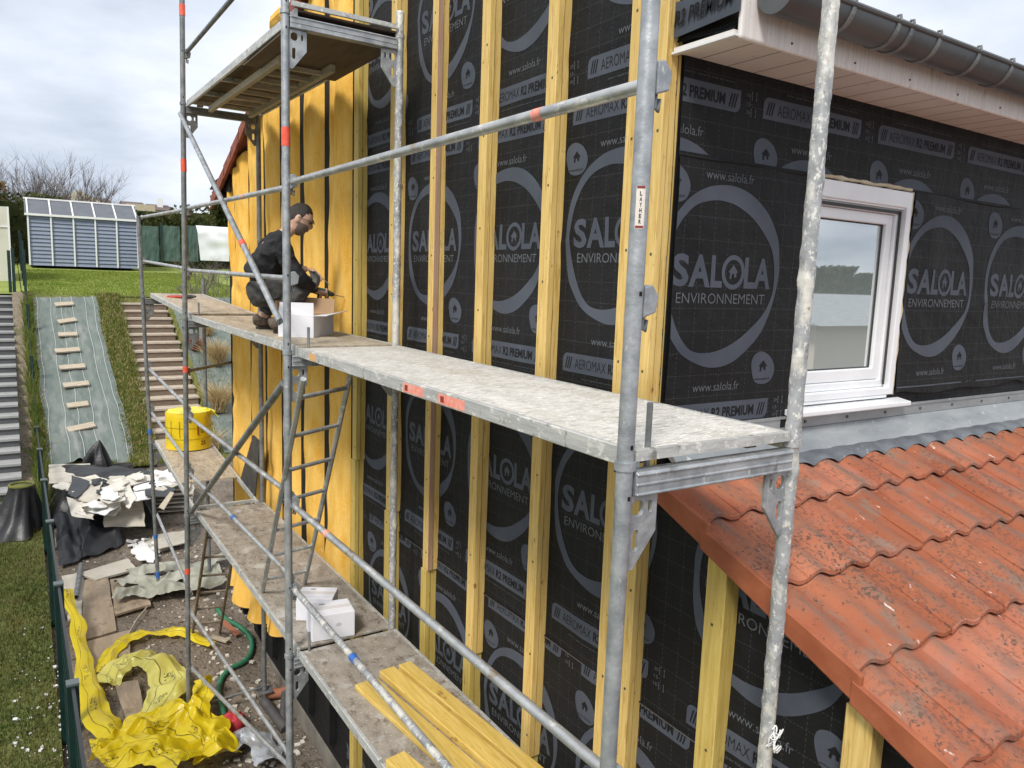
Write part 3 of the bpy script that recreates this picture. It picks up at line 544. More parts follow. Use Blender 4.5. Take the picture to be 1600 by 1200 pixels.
# main roof: two tiled slopes with stepped verge tiles
def main_slope(y0, y1):
    mb = MB(); n = 12; x0, x1 = (.80 if y0 > 5 else 1.02), 7.7; z0 = gz(y0) if y0 > .5 else 1.5+.43*(y0-.5)
    zf = lambda y: 1.50+.43*((y if y1 > y0 else 9.0-y)-.5)+.03
    for k in range(n):
        ya, yb = y0+(y1-y0)*k/n, y0+(y1-y0)*(k+1.08)/n
        mb.add([(x0, ya, zf(ya)), (x1, ya, zf(ya)), (x1, yb, zf(yb)+.0), (x0, yb, zf(yb)+.0), (x0, ya, zf(ya)+.055), (x1, ya, zf(ya)+.055), (x1, yb, zf(yb)+.03), (x0, yb, zf(yb)+.03)], [(0, 1, 2, 3), (4, 5, 6, 7), (0, 1, 5, 4), (1, 2, 6, 5), (2, 3, 7, 6), (3, 0, 4, 7)])
    r = mb.build('main_roof', 'tile_far', house)
    for k in range(n if y0 > 5 else 0):
        ya, yb = y0+(y1-y0)*k/n, y0+(y1-y0)*(k+1.06)/n
        MB().prism([(.765, ya, zf(ya)+.075), (.765, yb, zf(yb)+.05), (.765, yb, zf(yb)-.06), (.765, ya, zf(ya)-.075)], (.033, 0, 0)).build('verge_tile', 'tile_far', r)
main_slope(.60, 4.5); main_slope(8.98, 4.5)
MB().prism([(.80, 8.62, 1.40), (.80, 9.0, 1.42), (.80, 9.06, 1.47), (.80, 8.62, 1.56)], (.4, 0, 0)).build('eave_flap', 'black_strip', house)
MB().grid(lambda u, v: (.93-.10*v, 8.62+.42*u, 1.41-.03*math.sin(u*3)-.10*u*v), 6, 4).build('eave_flap', 'black_strip', house, True)
MB().prism([at_X(u, v, .84) for u, v in ((327, 296), (336, 282), (349, 272), (358, 262), (359, 300), (345, 299))], (.02, 0, 0)).build('eave_flap', 'black_strip', house)
# soffit, fascia and gutter
MB().bx(.915, 7.6, .545, .858, 1.445, 1.462).build('soffit', 'soffit', house)
s = MB()
for k in range(40):
    x = 1.06+.17*k; s.bx(x, x+.004, .545, .857, 1.4445, 1.4452)
s.build('soffit_joint', 'seal', house)
MB().bx(.905, .93, .53, .86, 1.435, 1.4445).build('soffit_trim', 'white_paint', house)
fa = MB().bx(.925, 7.6, .518, .541, 1.425, 1.66).build('fascia', 'fascia', house); bevel(fa, .012, 3)
def gut_prof(rad): return [(.430-rad*math.cos(a), 1.588-rad*math.sin(a)) for a in [math.pi*i/16 for i in range(17)]]
mb = MB(); P = gut_prof(.083); P2 = gut_prof(.079)[::-1]
mb.prism([(1.0, y, z) for y, z in P+P2], (6.55, 0, 0)); mb.tube([(1.0, .345, 1.591), (7.55, .345, 1.591)], .011, 8)
mb.prism([(.995, y, z) for y, z in gut_prof(.084)], (.008, 0, 0))
gut = mb.build('gutter', 'gutter', house, 'auto')
for x in [at_Z(u, v, 1.60).x for u, v in ((1424, 22), (1487, 47), (1546, 72), (1598, 92))]+[1.34, 1.74, 4.15, 4.7, 5.3]:
    MB().prism([(x, y, z) for y, z in gut_prof(.088)+gut_prof(.0825)[::-1]], (.024, 0, 0)).tube([(x+.012, .336, 1.588), (x+.012, .340, 1.612), (x+.012, .356, 1.612)], .006, 6).build('gutter_bracket', 'galv_dark', gut)
for k in range(14): MB().box((1.22+.42*k, .516, 1.46), (.008, .004, .008)).build('nail', 'screw', fa)
MB().grid(lambda u, v: (.935+.02*math.sin(6*v)+.012*mnoise.noise(Vector((u*4, v*4, 2))), .56+.32*u, 1.47+.02*u+v*(.10+.30*u)), 12, 12).build('folded_membrane', 'memY', house, True)
put = MB(); put_text(put, 'R2 PREMIUM', (Vector((.905, .86, 1.50)), Vector((0, -1, .05)), Vector((0, -.12, 1))), .0, .30, .04, .10, .028)
MB().prism([(.913, .86, 1.50), (.913, .52, 1.52), (.913, .52, 1.62), (.913, .86, 1.64)], (.003, 0, 0)).build('membrane_print', 'print', house)
put.build('membrane_icon_ink', 'ink', house)
# window
win = thing  # (placed as a part of the house below)
wf = MB()
def ring(mb, x0, x1, z0, z1, wl, wr, wb, wt, y0, y1):
    return mb.plate([[(x0, z0), (x1, z0), (x1, z1), (x0, z1)], [(x0+wl, z0+wb), (x1-wr, z0+wb), (x1-wr, z1-wt), (x0+wl, z1-wt)]], ((0, y0, 0), (1, 0, 0), (0, 0, 1)), (0, y1-y0, 0))
window = ring(MB(), WX0+.004, WX1-.004, WZ0+.004, WZ1-.004, .045, .045, .04, .085, .835, .975).build('window', 'pvc', house); bevel(window, .004, 2)
MB().bx(WX0+.048, WX1-.048, .848, .858, WZ1-.098, WZ1-.060).build('shutter_box_lip', 'pvc', window)
MB().bx(WX0+.06, WX1-.06, .862, .868, WZ1-.122, WZ1-.106).build('shutter_slot', 'seal', window)
for x in (WX0+.06, WX1-.072): MB().bx(x, x+.012, .858, .866, WZ0+.06, WZ1-.11).build('guide_slot', 'seal', window)
fr = ring(MB(), WX0+.050, WX1-.050, WZ0+.045, WZ1-.090, .035, .035, .04, .035, .872, .95).build('frame', 'pvc', window); bevel(fr, .004, 2)
sa = ring(MB(), WX0+.087, WX1-.087, WZ0+.087, WZ1-.127, .055, .055, .065, .055, .888, .945).build('sash', 'pvc', window); bevel(sa, .006, 2)
ring(MB(), WX0+.142, WX1-.142, WZ0+.152, WZ1-.182, .006, .006, .006, .006, .908, .925).build('glass_seal', 'seal', window)
MB().bx(WX0+.144, WX1-.144, .915, .930, WZ0+.154, WZ1-.184).build('glass', 'glass', window)
sill = MB().prism([(1.80, .772, -.108), (1.80, .86, -.094), (1.80, .86, -.125), (1.80, .782, -.135), (1.80, .772, -.131)], (1.03, 0, 0)).build('sill', 'pvc', window); bevel(sill, .004, 2)
MB().bx(WX0+.06, WX1-.06, .838, .86, WZ0-.012, WZ0+.003).build('sill_rail', 'pvc', window)
mb = MB()
mb.tube([(WX1+.012+.008*mnoise.noise(Vector((z*9, 1, 1))), .852, z) for z in LS(WZ0, WZ1, 40)], [.010+.008*mnoise.noise(Vector((z*14, 3, 1))) for z in LS(WZ0, WZ1, 40)], 7)
mb.tube([(x, .852, WZ1+.012+.006*mnoise.noise(Vector((x*9, 1, 1)))) for x in LS(WX0, WX1, 30)], [.010+.007*mnoise.noise(Vector((x*14, 3, 1))) for x in LS(WX0, WX1, 30)], 7)
mb.build('mounting_foam', 'foam', window, True)
# flashing over the low roof
fs_ = MB().bx(.99, 7.2, .838, .853, -.20, -.135).build('wall_flashing', 'zinc', house)
MB().bx(.99, 7.2, .832, .8375, -.146, -.132).build('flashing_fold', 'zinc', fs_)
for k in range(16): MB().box((1.25+.36*k, .8365, -.172), (.014, .006, .014)).build('screw', 'screw', fs_)
MB().prism([(.99, .85, -.202), (.99, .834, -.202), (.99, .73, -.305), (.99, .73, -.315), (.99, .85, -.24)], (6.2, 0, 0)).build('zinc_tray', 'zinc', fs_)
TW = .2
def wave(x):
    t = ((x-.86) % TW)/TW
    return .029*(math.cos((t-.36)*2*math.pi)*.5+.5)**1.2
MB().grid(lambda u, v: (.93+6.2*u, .745-.085*v-.012*v*math.sin(u*31*2*math.pi), rz(.745-.085*v)+.040+(wave(.93+6.2*u)*.9+.006-.02*v+.004*mnoise.noise(Vector((u*90, v*3, 0))))*min(1, v*1.4)), 372, 6).build('lead_apron', 'lead', fs_, True)
# low tiled roof
mb = MB(); x0, x1 = .86, 5.8; XS = []
t_ = 0
while x0+t_*TW < x1:
    for q in range(9): XS.append((x0+t_*TW+TW*q/8.0*.999, t_))
    t_ += 1
noses = [.804, .461, .119, -.224, -.566, -.908, -1.25, -1.6, -1.95]
rowsR = []
for k in range(len(noses)-1):
    ya_, yb_ = noses[k]+(.05 if k else 0), noses[k+1]
    for f, hh in ((.0, .002), (.33, .012), (.66, .024), (.96, .036), (.99, .036), (1.0, .033)): rowsR.append((k, ya_+(yb_-ya_)*f, hh))
    rowsR.append((k, yb_+.001, .018)); rowsR.append((k, yb_+.045, .016))
vs = []
for k, y, hh in rowsR:
    for x, ti in XS:
        jt = mnoise.noise(Vector((ti*3.7, k*5.1, .5)))*1.8; jx = ti % 2; jy = .010*mnoise.noise(Vector((ti*2.9+9, k*4.3, 1.5)))
        vs.append((x, y+jy, rz(y)+hh+wave(x)*(1-.12*hh/.034)+.004*jt*(hh/.034)+.007*jx*(hh/.034)+.0015*mnoise.noise(Vector((x*18, y*18, 2)))))
nc = len(XS); mb.add(vs, [(i*nc+j, i*nc+j+1, (i+1)*nc+j+1, (i+1)*nc+j) for i in range(len(rowsR)-1) for j in range(nc-1)])
low = mb.build('low_tiled_roof', 'tile', house, 'auto')
for p in low.data.polygons: p.use_smooth = True
low.data.set_sharp_from_angle(angle=R(40))
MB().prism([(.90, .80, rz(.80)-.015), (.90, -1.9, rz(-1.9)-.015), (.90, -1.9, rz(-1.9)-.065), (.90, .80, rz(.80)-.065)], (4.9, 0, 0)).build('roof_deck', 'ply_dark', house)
for k in range(len(noses)-1):
    a, b = noses[k]+(-.0 if k else -.08), noses[k+1]-.03
    ox = .005*(k % 2)
    vt = MB().prism([(.838-ox, a, rz(a)+.012), (.838-ox, b, rz(b)+.050), (.838-ox, b, rz(b)-.040), (.838-ox, b+.02, rz(b)-.050), (.838-ox, a, rz(a)-.070)], (.024, 0, 0)).build('verge_tile', 'tile_edge', low); bevel(vt, .006, 2)

# ------------------------------------------------------------------ scaffold
YA, YB, YC, YD = 0.0, 3.142, 6.5, 9.2
SX = {'A': lambda z: 0.0, 'B': lambda z: 0.0, 'C': lambda z: .0145*z-.004, 'D': lambda z: -.020*(z+1.85)+.004}
SY = {'A': YA, 'B': YB, 'C': YC, 'D': YD}
IX = {'A': .73, 'B': .73, 'C': .725, 'D': .70}
LV = {'A': {0: 0, 1: 2.0, -1: -2.0}, 'B': {0: 0, 1: 2.0, -1: -2.0}, 'C': {0: 0, 1: 2.04, -1: -2.01}, 'D': {0: .103, -1: -1.80}}
RP = .0242
def collar(mb, x, y, z): mb.tube([(x, y, z-.012), (x, y, z+.012)], RP+.006, 14)
def frame(k, label, otop, itop, base, levels, mo, mi, tapes=()):
    y = SY[k]; fx = SX[k]; th = thing('scaffold_upright', label, 'scaffold upright', (fx(base), y, base), 'upright frames of the scaffold')
    cuts = [base+.02]+[LV[k][l] for l in sorted(levels)]; cuts = [c for c in cuts if c < otop]+[otop]
    for a, b in zip(cuts[:-1], cuts[1:]):
        st = MB().tube([(fx(a), y, a+.004), (fx(b), y, b-.004)], RP, 16).build('standard', mo, th, 'auto')
        cm = MB(); collar(cm, fx(a), y, a); cm.build('collar', mo, st, 'auto')
        pin = MB()
        for dz in (.055, .075+.4, b-a-.09): pin.box((fx(a), y-RP*.995, a+dz), (.008, .003, .012))
        pin.build('pin_hole', 'ink', st)
    ci = [c for c in cuts[:-1] if c < itop]+[itop]
    for a, b in zip(ci[:-1], ci[1:]):
        if mi == 'galv_crust':
            zz_ = LS(a+.004, b-.004, max(4, int((b-a)/.008))); mb = MB().tube([(IX[k], y, z) for z in zz_], RP, 20); n0 = 20
            mb.v = [(p[0]+(p[0]-IX[k])*c_, p[1]+(p[1]-y)*c_, p[2]) for p in mb.v for c_ in [max(0, mnoise.noise(Vector((p[0]*38, p[1]*38, p[2]*16)))-.05)*.30+max(0, mnoise.noise(Vector((p[0]*90, p[1]*90, p[2]*60))))*.10]]
            st = mb.build('standard', mi, th, True)
        else: st = MB().tube([(IX[k], y, a+.004), (IX[k], y, b-.004)], RP, 16).build('standard', mi, th, 'auto')
        cm = MB(); collar(cm, IX[k], y, a); cm.build('collar', mi, st, 'auto')
    for l in levels:
        z = LV[k][l]; xa, xb = fx(z)+RP, IX[k]-RP
        if xb < xa: continue
        mb = MB().bx(xa, xb, y-.025, y+.025, z-.088, z-.018); mb.bx(xa+.001, xb-.001, y-.030, y+.030, z-.030, z-.021); mb.bx(xa+.001, xb-.001, y-.030, y+.030, z-.087, z-.078); mb.bx(xa+.001, xb-.001, y-.028, y+.028, z-.060, z-.050)
        tr = mb.build('transom', 'galv' if mo == 'galv' else mo, th); bevel(tr, .003)
        for sg, xx in ((1, xa-.002), (-1, xb+.002)):
            pl = [[(0, 0), (.105, 0), (.105, -.115), (.022, -.222), (0, -.222)], slot(.030, -.040, .042, .046), slot(.078, -.040, .014, .034), slot(.028, -.135, .022, .062)]
            gs = MB().plate(pl, ((xx, y-.006, z-.089), (sg, 0, 0), (0, 0, 1)), (0, .012, 0)).build('gusset', mo, th); bevel(gs, .002)
        for dz in (.455, 1.035):
            if z+dz < otop:
                q = fx(z+dz); cp = MB().prism([(q+RP-.004, y-.02, z+dz-.045), (q+RP+.040, y-.02, z+dz-.030), (q+RP+.048, y-.02, z+dz+.015), (q+RP+.022, y-.02, z+dz+.045), (q+RP-.004, y-.02, z+dz+.040)], (0, .04, 0)).build('guardrail_coupler', mo, th); bevel(cp, .004, 2)
                MB().tube([(q+RP+.012, y, z+dz-.03), (q+RP+.008, y, z+dz-.075), (q+RP+.020, y, z+dz-.082), (q+RP+.024, y, z+dz-.05)], .006, 6).build('wedge_hook', 'galv_dark', cp, True)
    for zt, ht, mm in tapes: MB().tube([(fx(zt), y, zt-ht/2), (fx(zt), y, zt+ht/2)], RP+.0025, 14).build('tape_band', mm, th, 'auto')
    for xx in (fx(base), IX[k]): MB().bx(xx-.075, xx+.075, y-.075, y+.075, base-.01, base).tube([(xx, y, base), (xx, y, base+.25)], .018, 10).build('base_plate', 'galv_dark', th)
    return th
za = hgt(0, 0)-.0
fA = frame('A', 'nearest scaffold frame, with a thickly plaster crusted inner pole over the tiled roof', 3.4, 3.4, za+.02, (-1, 0, 1), 'galv', 'galv_crust')
fB = frame('B', 'second scaffold frame from the camera, with wide red tape high on its outer pole', 3.6, 2.155, hgt(0, YB)+.02, (-1, 0, 1), 'galv', 'galv_crust', [(at_Y(448, 214, YB).z, .11, 'red_tape')])
fC = frame('C', 'third scaffold frame, behind the crouching worker, with red bands on its outer pole', 3.7, 2.10, -4.13, (-1, 0, 1), 'galv_dark', 'galv_dark', [(at_Y(281, 15, YC).z, .10, 'red_tape'), (at_Y(283, 258, YC).z, .12, 'red_tape'), (at_Y(290, 577, YC).z, .06, 'red_tape'), (at_Y(293, 892, YC).z, .06, 'red_tape')])
fD = frame('D', 'farthest scaffold frame, by the brown garden steps, with blue tape bands', 1.12, .36, -3.80, (-1, 0), 'galv_dark', 'galv_dark', [(at_Y(234, 674, YD).z, .06, 'blue_tape'), (at_Y(241, 838, YD).z, .05, 'blue_tape'), (at_Y(245, 898, YD).z, .08, 'blue_tape')])
# maker's sticker on the near outer pole
zs = at_Y(995, 325, 0).z
stk = MB()
def on_pole(a, z): return (-RP*1.02*math.sin(a), -RP*1.02*math.cos(a), z)
stk.grid(lambda u, v: on_pole(.15+1.0*u, zs-.055+.11*v), 8, 6); stk.build('sticker', 'paper', fA, True)
for zz in (zs+.052, zs-.050): MB().grid(lambda u, v: tuple(Vector(on_pole(.2+.9*u, zz-.003+.006*v))*1.0+Vector((-.0006, -.0006, 0))), 8, 2).build('sticker_edge', 'red_ink', fA, True)
tx = MB()
for k, ch in enumerate('LAYHER'):
    vs, fsx = text2d(ch, .02); zk = zs+.036-.0145*k
    tx.add([tuple(Vector(on_pole(.75-.26*a+.0, zk-.0055+.011*b))*1.0+Vector((-.0008, -.0008, 0))) for a, b in vs], fsx)
tx.build('sticker_lettering', 'ink', fA)
# end lip and toe pin at the near frame
MB().bx(.030, .70, -.012, .012, .010, .040).build('end_lip', 'alu', fA)
MB().tube([(.115, .035, -.03), (.115, .035, .165)], .009, 8).build('toe_pin', 'galv_dark', fA, 'auto')
for y_, z_ in ((YB-.06, .0), (YC-.05, .0), (YB-.06, -2.0)): MB().tube([(.115, y_, z_-.03), (.115, y_, z_+.16)], .009, 8).build('toe_pin', 'galv_dark', fB if y_ < 4 else fC, 'auto')

def deck(label, y0, z0, y1, z1, top, edge, x0=.055, x1=.745, hole=None, th=.056, stickers=(), extra=None):
    t = thing('scaffold_deck', label, 'scaffold deck', (.4, (y0+y1)/2, min(z0, z1)-.05), 'decks of the scaffold')
    zf = lambda y: z0+(z1-z0)*(y-y0)/(y1-y0)+.03
    def slab(xa, xb, ya, yb, a, b): return MB().add([(x, y, zf(y)+d) for x in (xa, xb) for y in (ya, yb) for d in (a, b)], [(0, 1, 3, 2), (4, 6, 7, 5), (0, 4, 5, 1), (2, 3, 7, 6), (0, 2, 6, 4), (1, 5, 7, 3)])
    ya = hole if hole else y0
    bd = slab(x0+.006, x1-.006, ya+.004, y1-.004, -.012, 0).build('deck_board', top, t)
    for xa in (x0, x1-.022):
        sr = slab(xa, xa+.022, y0, y1, -th, .002).build('side_rail', edge, t); bevel(sr, .003)
    for ye in (y0+.12, y1-.15): slab(x0+.024, x1-.024, ye, ye+.026, -.050, -.0125).build('end_beam', edge, t)
    if not hole:
        for k in range(4):
            ye = y0+(y1-y0)*(k+1)/5; slab(x0+.024, x1-.024, ye, ye+.03, -.05, -.0125).build('cross_beam', edge, t)
    for ye in (y0+.10, y1-.10):
        for xx in (x0+.10, x1-.10): MB().box((xx, ye, zf(ye)-.045), (.05, .05, .03)).build('hook_claw', 'galv_dark', t)
    for yc_, ln, mm in stickers:
        slab(x0-.0015, x0, yc_-ln/2, yc_+ln/2, -th+.007, -.008).build('sticker', mm, t)
        if mm == 'red_sticker': slab(x0-.0022, x0-.0016, yc_+ln/2-.05, yc_+ln/2-.02, -th+.014, -.016).build('sticker_mark', 'red_ink', t)
    return t
yst = lambda u, v: at_X(u, v, .055).y
deck('pale plaster spattered middle deck nearest the camera', YA+.02, 0, YB-.04, 0, 'deck_light', 'alu', stickers=[(yst(645, 606), .20, 'red_sticker'), (yst(705, 623), .22, 'red_sticker'), (yst(488, 560), .12, 'orange_sticker')])
deck('middle scaffold deck carrying the worker and the open carton', YB+.0, .006, YC-.02, .0, 'deck_tan', 'alu')
deck('farthest middle deck with the red pliers, sloping up towards the steps', YC+.02, .02, YD-.02, .125, 'deck_tan', 'alu', x0=.05, x1=.69)
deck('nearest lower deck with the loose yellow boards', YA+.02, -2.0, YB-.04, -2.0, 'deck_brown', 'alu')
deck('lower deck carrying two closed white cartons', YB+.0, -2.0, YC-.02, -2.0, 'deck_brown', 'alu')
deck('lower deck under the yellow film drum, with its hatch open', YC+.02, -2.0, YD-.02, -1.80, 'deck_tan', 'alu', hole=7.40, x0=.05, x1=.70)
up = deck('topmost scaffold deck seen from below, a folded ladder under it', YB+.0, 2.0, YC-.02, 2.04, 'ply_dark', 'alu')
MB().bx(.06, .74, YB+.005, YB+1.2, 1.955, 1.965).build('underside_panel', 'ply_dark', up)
for xx in (.20, .56): MB().beam((xx, YB+.75, 1.93), (xx, YC-.35, 1.955), .035, .05).build('ladder_stile', 'grey_wood', up)
for k in range(8): MB().beam((.2, YB+.95+.28*k, 1.93+.0075*k), (.56, YB+.95+.28*k, 1.93+.0075*k), .03, .03).build('ladder_rung', 'grey_wood', up)
# trapdoor lid of the lower deck, folded up against the inner side
a, b, c_, d = at_X(375, 750, .705), at_X(398, 778, .705), at_X(406, 690, .72), at_X(395, 680, .72)
lid = MB().prism([a, b, c_, d], (.012, 0, 0)).build('hatch_lid', mat('dark scuffed plywood lid', (.03, .028, .027), (.06, .056, .052), 8, rough=.6, spots=[(22, (1, 1, .35), .64, .70, (.5, .48, .45))]), None, label='dark scuffed hatch lid standing open on the lower deck', category='hatch lid')

MB().bx(.03, .70, YB-.032, YB-.012, 2.035, 2.062).build('end_lip', 'alu', fB)
def pp(k, z, inner=False): return Vector((IX[k] if inner else SX[k](z), SY[k], z))
def rail(label, a, b, r=.0195, m='rail', tapes=(), name='guardrail', sag=0.0):
    a = Vector(a); b = Vector(b); d = (b-a).normalized()
    t = thing(name, label, 'guardrail' if name == 'guardrail' else 'brace', (a+b)/2, 'guardrails of the scaffold' if name == 'guardrail' else 'diagonal braces of the scaffold')
    pts = [a.lerp(b, i/12)+Vector((0, 0, -sag*math.sin(math.pi*i/12))) for i in range(13)]
    MB().tube(pts, r, 14).build('tube', m, t, 'auto')
    for e, sg in ((a, 1), (b, -1)): MB().beam(e+d*sg*.0, e+d*sg*.05, .012, .055).build('flat_end', m, t)
    for f, mm in tapes: MB().tube([a.lerp(b, f-.008), a.lerp(b, f+.008)], r+(.0008 if mm == 'red_sticker' else .003), 14).build('tape_band', mm, t, 'auto')
off = Vector((.035, 0, 0))
def rl(label, k1, z1, k2, z2, **kw): return rail(label, pp(k1, z1)+off, pp(k2, z2)+off, **kw)
rl('spattered top guardrail nearest the camera, over the pale deck', 'A', at_Y(985, 119, YA).z, 'B', at_Y(452, 284, YB).z, tapes=[(.17, 'red_sticker')])
rl('top guardrail passing in front of the worker', 'B', at_Y(445, 290, YB).z, 'C', at_Y(288, 325, YC).z, r=.018, tapes=[(.35, 'red_sticker')])
rl('farthest top guardrail, beside the blue grey shed', 'C', at_Y(281, 326, YC).z, 'D', at_Y(214, 339, YD).z, r=.018)
rl('knee rail in front of the worker', 'B', at_Y(443, 435, YB).z, 'C', at_Y(290, 422, YC).z, r=.0175)
rl('farthest knee rail, seen against the upper lawn', 'C', at_Y(283, 420, YC).z, 'D', at_Y(226, 408, YD).z, r=.0175)
rl('upper knee rail against the sky', 'B', LV['B'][1]+.455, 'C', at_Y(286, 81, YC).z, r=.0185, m='galv_dark')
rl('lower guardrail nearest the camera, its end running out of the bottom', 'A', -2+1.035, 'B', at_Y(460, 790, YB).z, tapes=[(.80, 'red_sticker')])
rl('lower guardrail between the ladder and the drum', 'B', at_Y(444, 778, YB).z, 'C', at_Y(297, 652, YC).z, r=.018)
rl('farthest lower guardrail, in front of the brown steps', 'C', at_Y(284, 640, YC).z, 'D', at_Y(233, 577, YD).z, r=.018)
rl('lower knee rail nearest the camera, with blue tape over the yellow boards', 'A', -2+.455, 'B', at_Y(470, 918, YB).z, m='galv_crust', tapes=[(.665, 'blue_tape')])
rl('lower knee rail above the brown deck, with a blue band', 'B', at_Y(445, 908, YB).z, 'C', at_Y(298, 740, YC).z, r=.018, tapes=[(.47, 'blue_tape')])
rl('farthest lower knee rail, crossing the yellow drum', 'C', at_Y(287, 728, YC).z, 'D', at_Y(236, 645, YD).z, r=.018)
rl('ground level rail farthest away, over the plasterboard heap', 'C', at_Y(290, 930, YC).z, 'D', at_Y(243, 805, YD).z, r=.018)
rl('upper rail of the ground storey bay, above the green hose', 'B', at_Y(436, 1200, YB).z, 'C', at_Y(299, 958, YC).z, r=.0175)
rl('bottom rail of the ground storey bay, over the yellow film', 'B', at_Y(378, 1200, YB).z-.15, 'C', at_Y(301, 1044, YC).z, r=.0175)
rail('long diagonal brace running down in front of the worker', pp('C', LV['C'][1]-.10)+Vector((-.03, -.02, 0)), pp('B', at_Y(443, 503, YB).z)+Vector((-.035, .03, 0)), r=.021, m='galv', name='brace', tapes=[(.72, 'red_tape')])
rail('dark diagonal brace under the middle deck', pp('B', at_Y(446, 600, YB).z)+Vector((-.01, .04, 0)), pp('C', at_Y(302, 798, YC).z)+Vector((.04, -.03, 0)), r=.024, m='galv_dark', name='brace')
e = at_Y(362, 566, 9.0)
rail('grey tie tube running behind the far end of the wall', pp('C', at_Y(290, 580, YC).z)+Vector((.03, .02, 0)), e+Vector((.15, .2, 0)), r=.019, m='galv_dark', name='brace')
rail('low tie tube between the outer and inner feet of the third frame', pp('C', at_Y(330, 1098, YC).z), at_Y(408, 1074, YC), r=.014, m='galv_dark', name='brace')

def ladder(label, bl, tl, br, tr_, n, m='galv_dark', r=.017):
    bl, tl, br, tr_ = [Vector(q) for q in (bl, tl, br, tr_)]
    t = thing('ladder', label, 'ladder', (bl+br)/2, 'ladders of the scaffold')
    for a, b in ((bl, tl), (br, tr_)): MB().tube([a, b], r, 12).build('stile', m, t, 'auto')
    for k in range(n):
        f = (k+.55)/n; MB().tube([bl.lerp(tl, f), br.lerp(tr_, f)], r*.8, 10).build('rung', m, t, 'auto')
ladder('grey access ladder standing on the lower deck beside the cartons', at_Z(410, 925, -1.965), at_Z(474, 592, -.08), at_Z(476, 912, -1.965), at_Z(549, 578, -.08), 7, 'rail')
ladder('rusty brown ladder from the soil up to the lower deck', at_Z(298, 1010, -4.22), at_Z(324, 826, -2.10), at_Z(341, 1003, -4.22), at_Z(371, 824, -2.10), 7, mat('rusty ladder steel', (.16, .12, .085), (.26, .21, .16), 9, rough=.8))

# ------------------------------------------------------------------ garden steps, embankment, fences
def Zs(y): return float(np.interp(y, HY, HZ))
st = thing('garden_steps', 'flight of brown garden steps climbing the bank to the upper lawn', 'steps', (1.3, 17.5, -3.2))
X0, YT, ZT = .82, 20.5, -.296
for k in range(17):
    y = YT-.36*k; z = ZT-.17*k; r0, r1 = X0+.03*math.sin(k), X0+1.08+.02*math.sin(k*2.3)
    MB().bx(r0, r1, y+.02, y+.40, z-.34, z-.042).build('riser', 'step_riser', st)
    MB().bx(r0-.02, r1+.02, y-.005, y+.40, z-.040, z).build('tread', 'step_tread', st)
st = thing('neighbour_steps', 'dark grey composite steps on the neighbouring plot at the left edge', 'steps', (-2.1, 16.5, -3.4))
for k in range(22):
    f = k/21; y = 20.5-.375*k; z = -.33-.146*k
    MB().bx(-2.9, -1.455, y+.02, y+.5, z-.32, z-.040).build('riser', 'grey_riser', st)
    MB().bx(-2.9, -1.45, y-.006, y+.5, z-.038, z).build('tread', 'grey_tread', st)
# weed fabric pegged on the bank
cl, cr = [(50, 466), (58, 560), (66, 640), (72, 728)], [(150, 465), (170, 560), (193, 640), (214, 725)]
def onbank(u, v):
    d = ray(u, v); n = np.array([0, -.4770, 1.0]); d0 = -.32-.477*20.5+.05; t = (d0-n@CAM)/(n@d); return CAM+d*t
CL = [onbank(*p) for p in cl]; CRr = [onbank(*p) for p in cr]
def fab(u, v):
    s = u*3; i = min(2, int(s)); f = s-i; a = CL[i]*(1-f)+CL[i+1]*f; b = CRr[i]*(1-f)+CRr[i+1]*f; p = a*(1-v)+b*v
    fold = .05*math.sin(v*9+u*5)*u*(1-v)+.03*mnoise.noise(Vector((v*9, u*3, 2)))+.10*math.exp(-((v-.28-.25*(u-.7))/.05)**2)*max(0, u-.55)*2
    return (p[0]+.05*mnoise.noise(Vector((u*8, v*2, 3))), p[1], p[2]+fold+.02)
wf_ = MB().grid(fab, 60, 30).build('weed_fabric', 'fabric', None, True, label='grey green weed fabric sheet pegged over the bank left of the brown steps', category='ground sheet')
for vv in (.06, .26, .42, .60, .80, .93):
    MB().tube([Vector(fab(i/30, vv))+Vector((0, -.004, .010)) for i in range(31)], .007, 4).build('woven_line', 'fabric_line', wf_)
kinds = ['topmost short batten on the weed fabric, next to the lawn', 'second batten from the top of the weed fabric, with dry grass at its left end', 'third batten from the top of the weed fabric, a tuft at its right end', 'fourth batten from the top of the weed fabric', 'fifth batten from the top of the weed fabric, in the middle of its ladder', 'third batten from the bottom of the weed fabric', 'second lowest batten on the weed fabric, above a grass tuft', 'lowest batten on the weed fabric, tilted and nearest the black tarp']
for (u0, v0, u1, v1), lb in zip([(86, 481, 115, 479), (91, 508, 119, 504), (91, 528, 121, 527), (86, 554, 125, 551), (93, 580, 133, 577), (99, 608, 139, 604), (105, 640, 138, 636), (106, 678, 148, 669)], kinds):
    a, b = Vector(onbank(u0, v0)), Vector(onbank(u1, v1)); MB().beam(a+Vector((0, 0, .075)), b+Vector((0, 0, .075)), .16, .035, (0, -.43, .9)).build('wooden_batten', 'grey_wood', None, label=lb, category='batten', group='battens on the weed fabric')
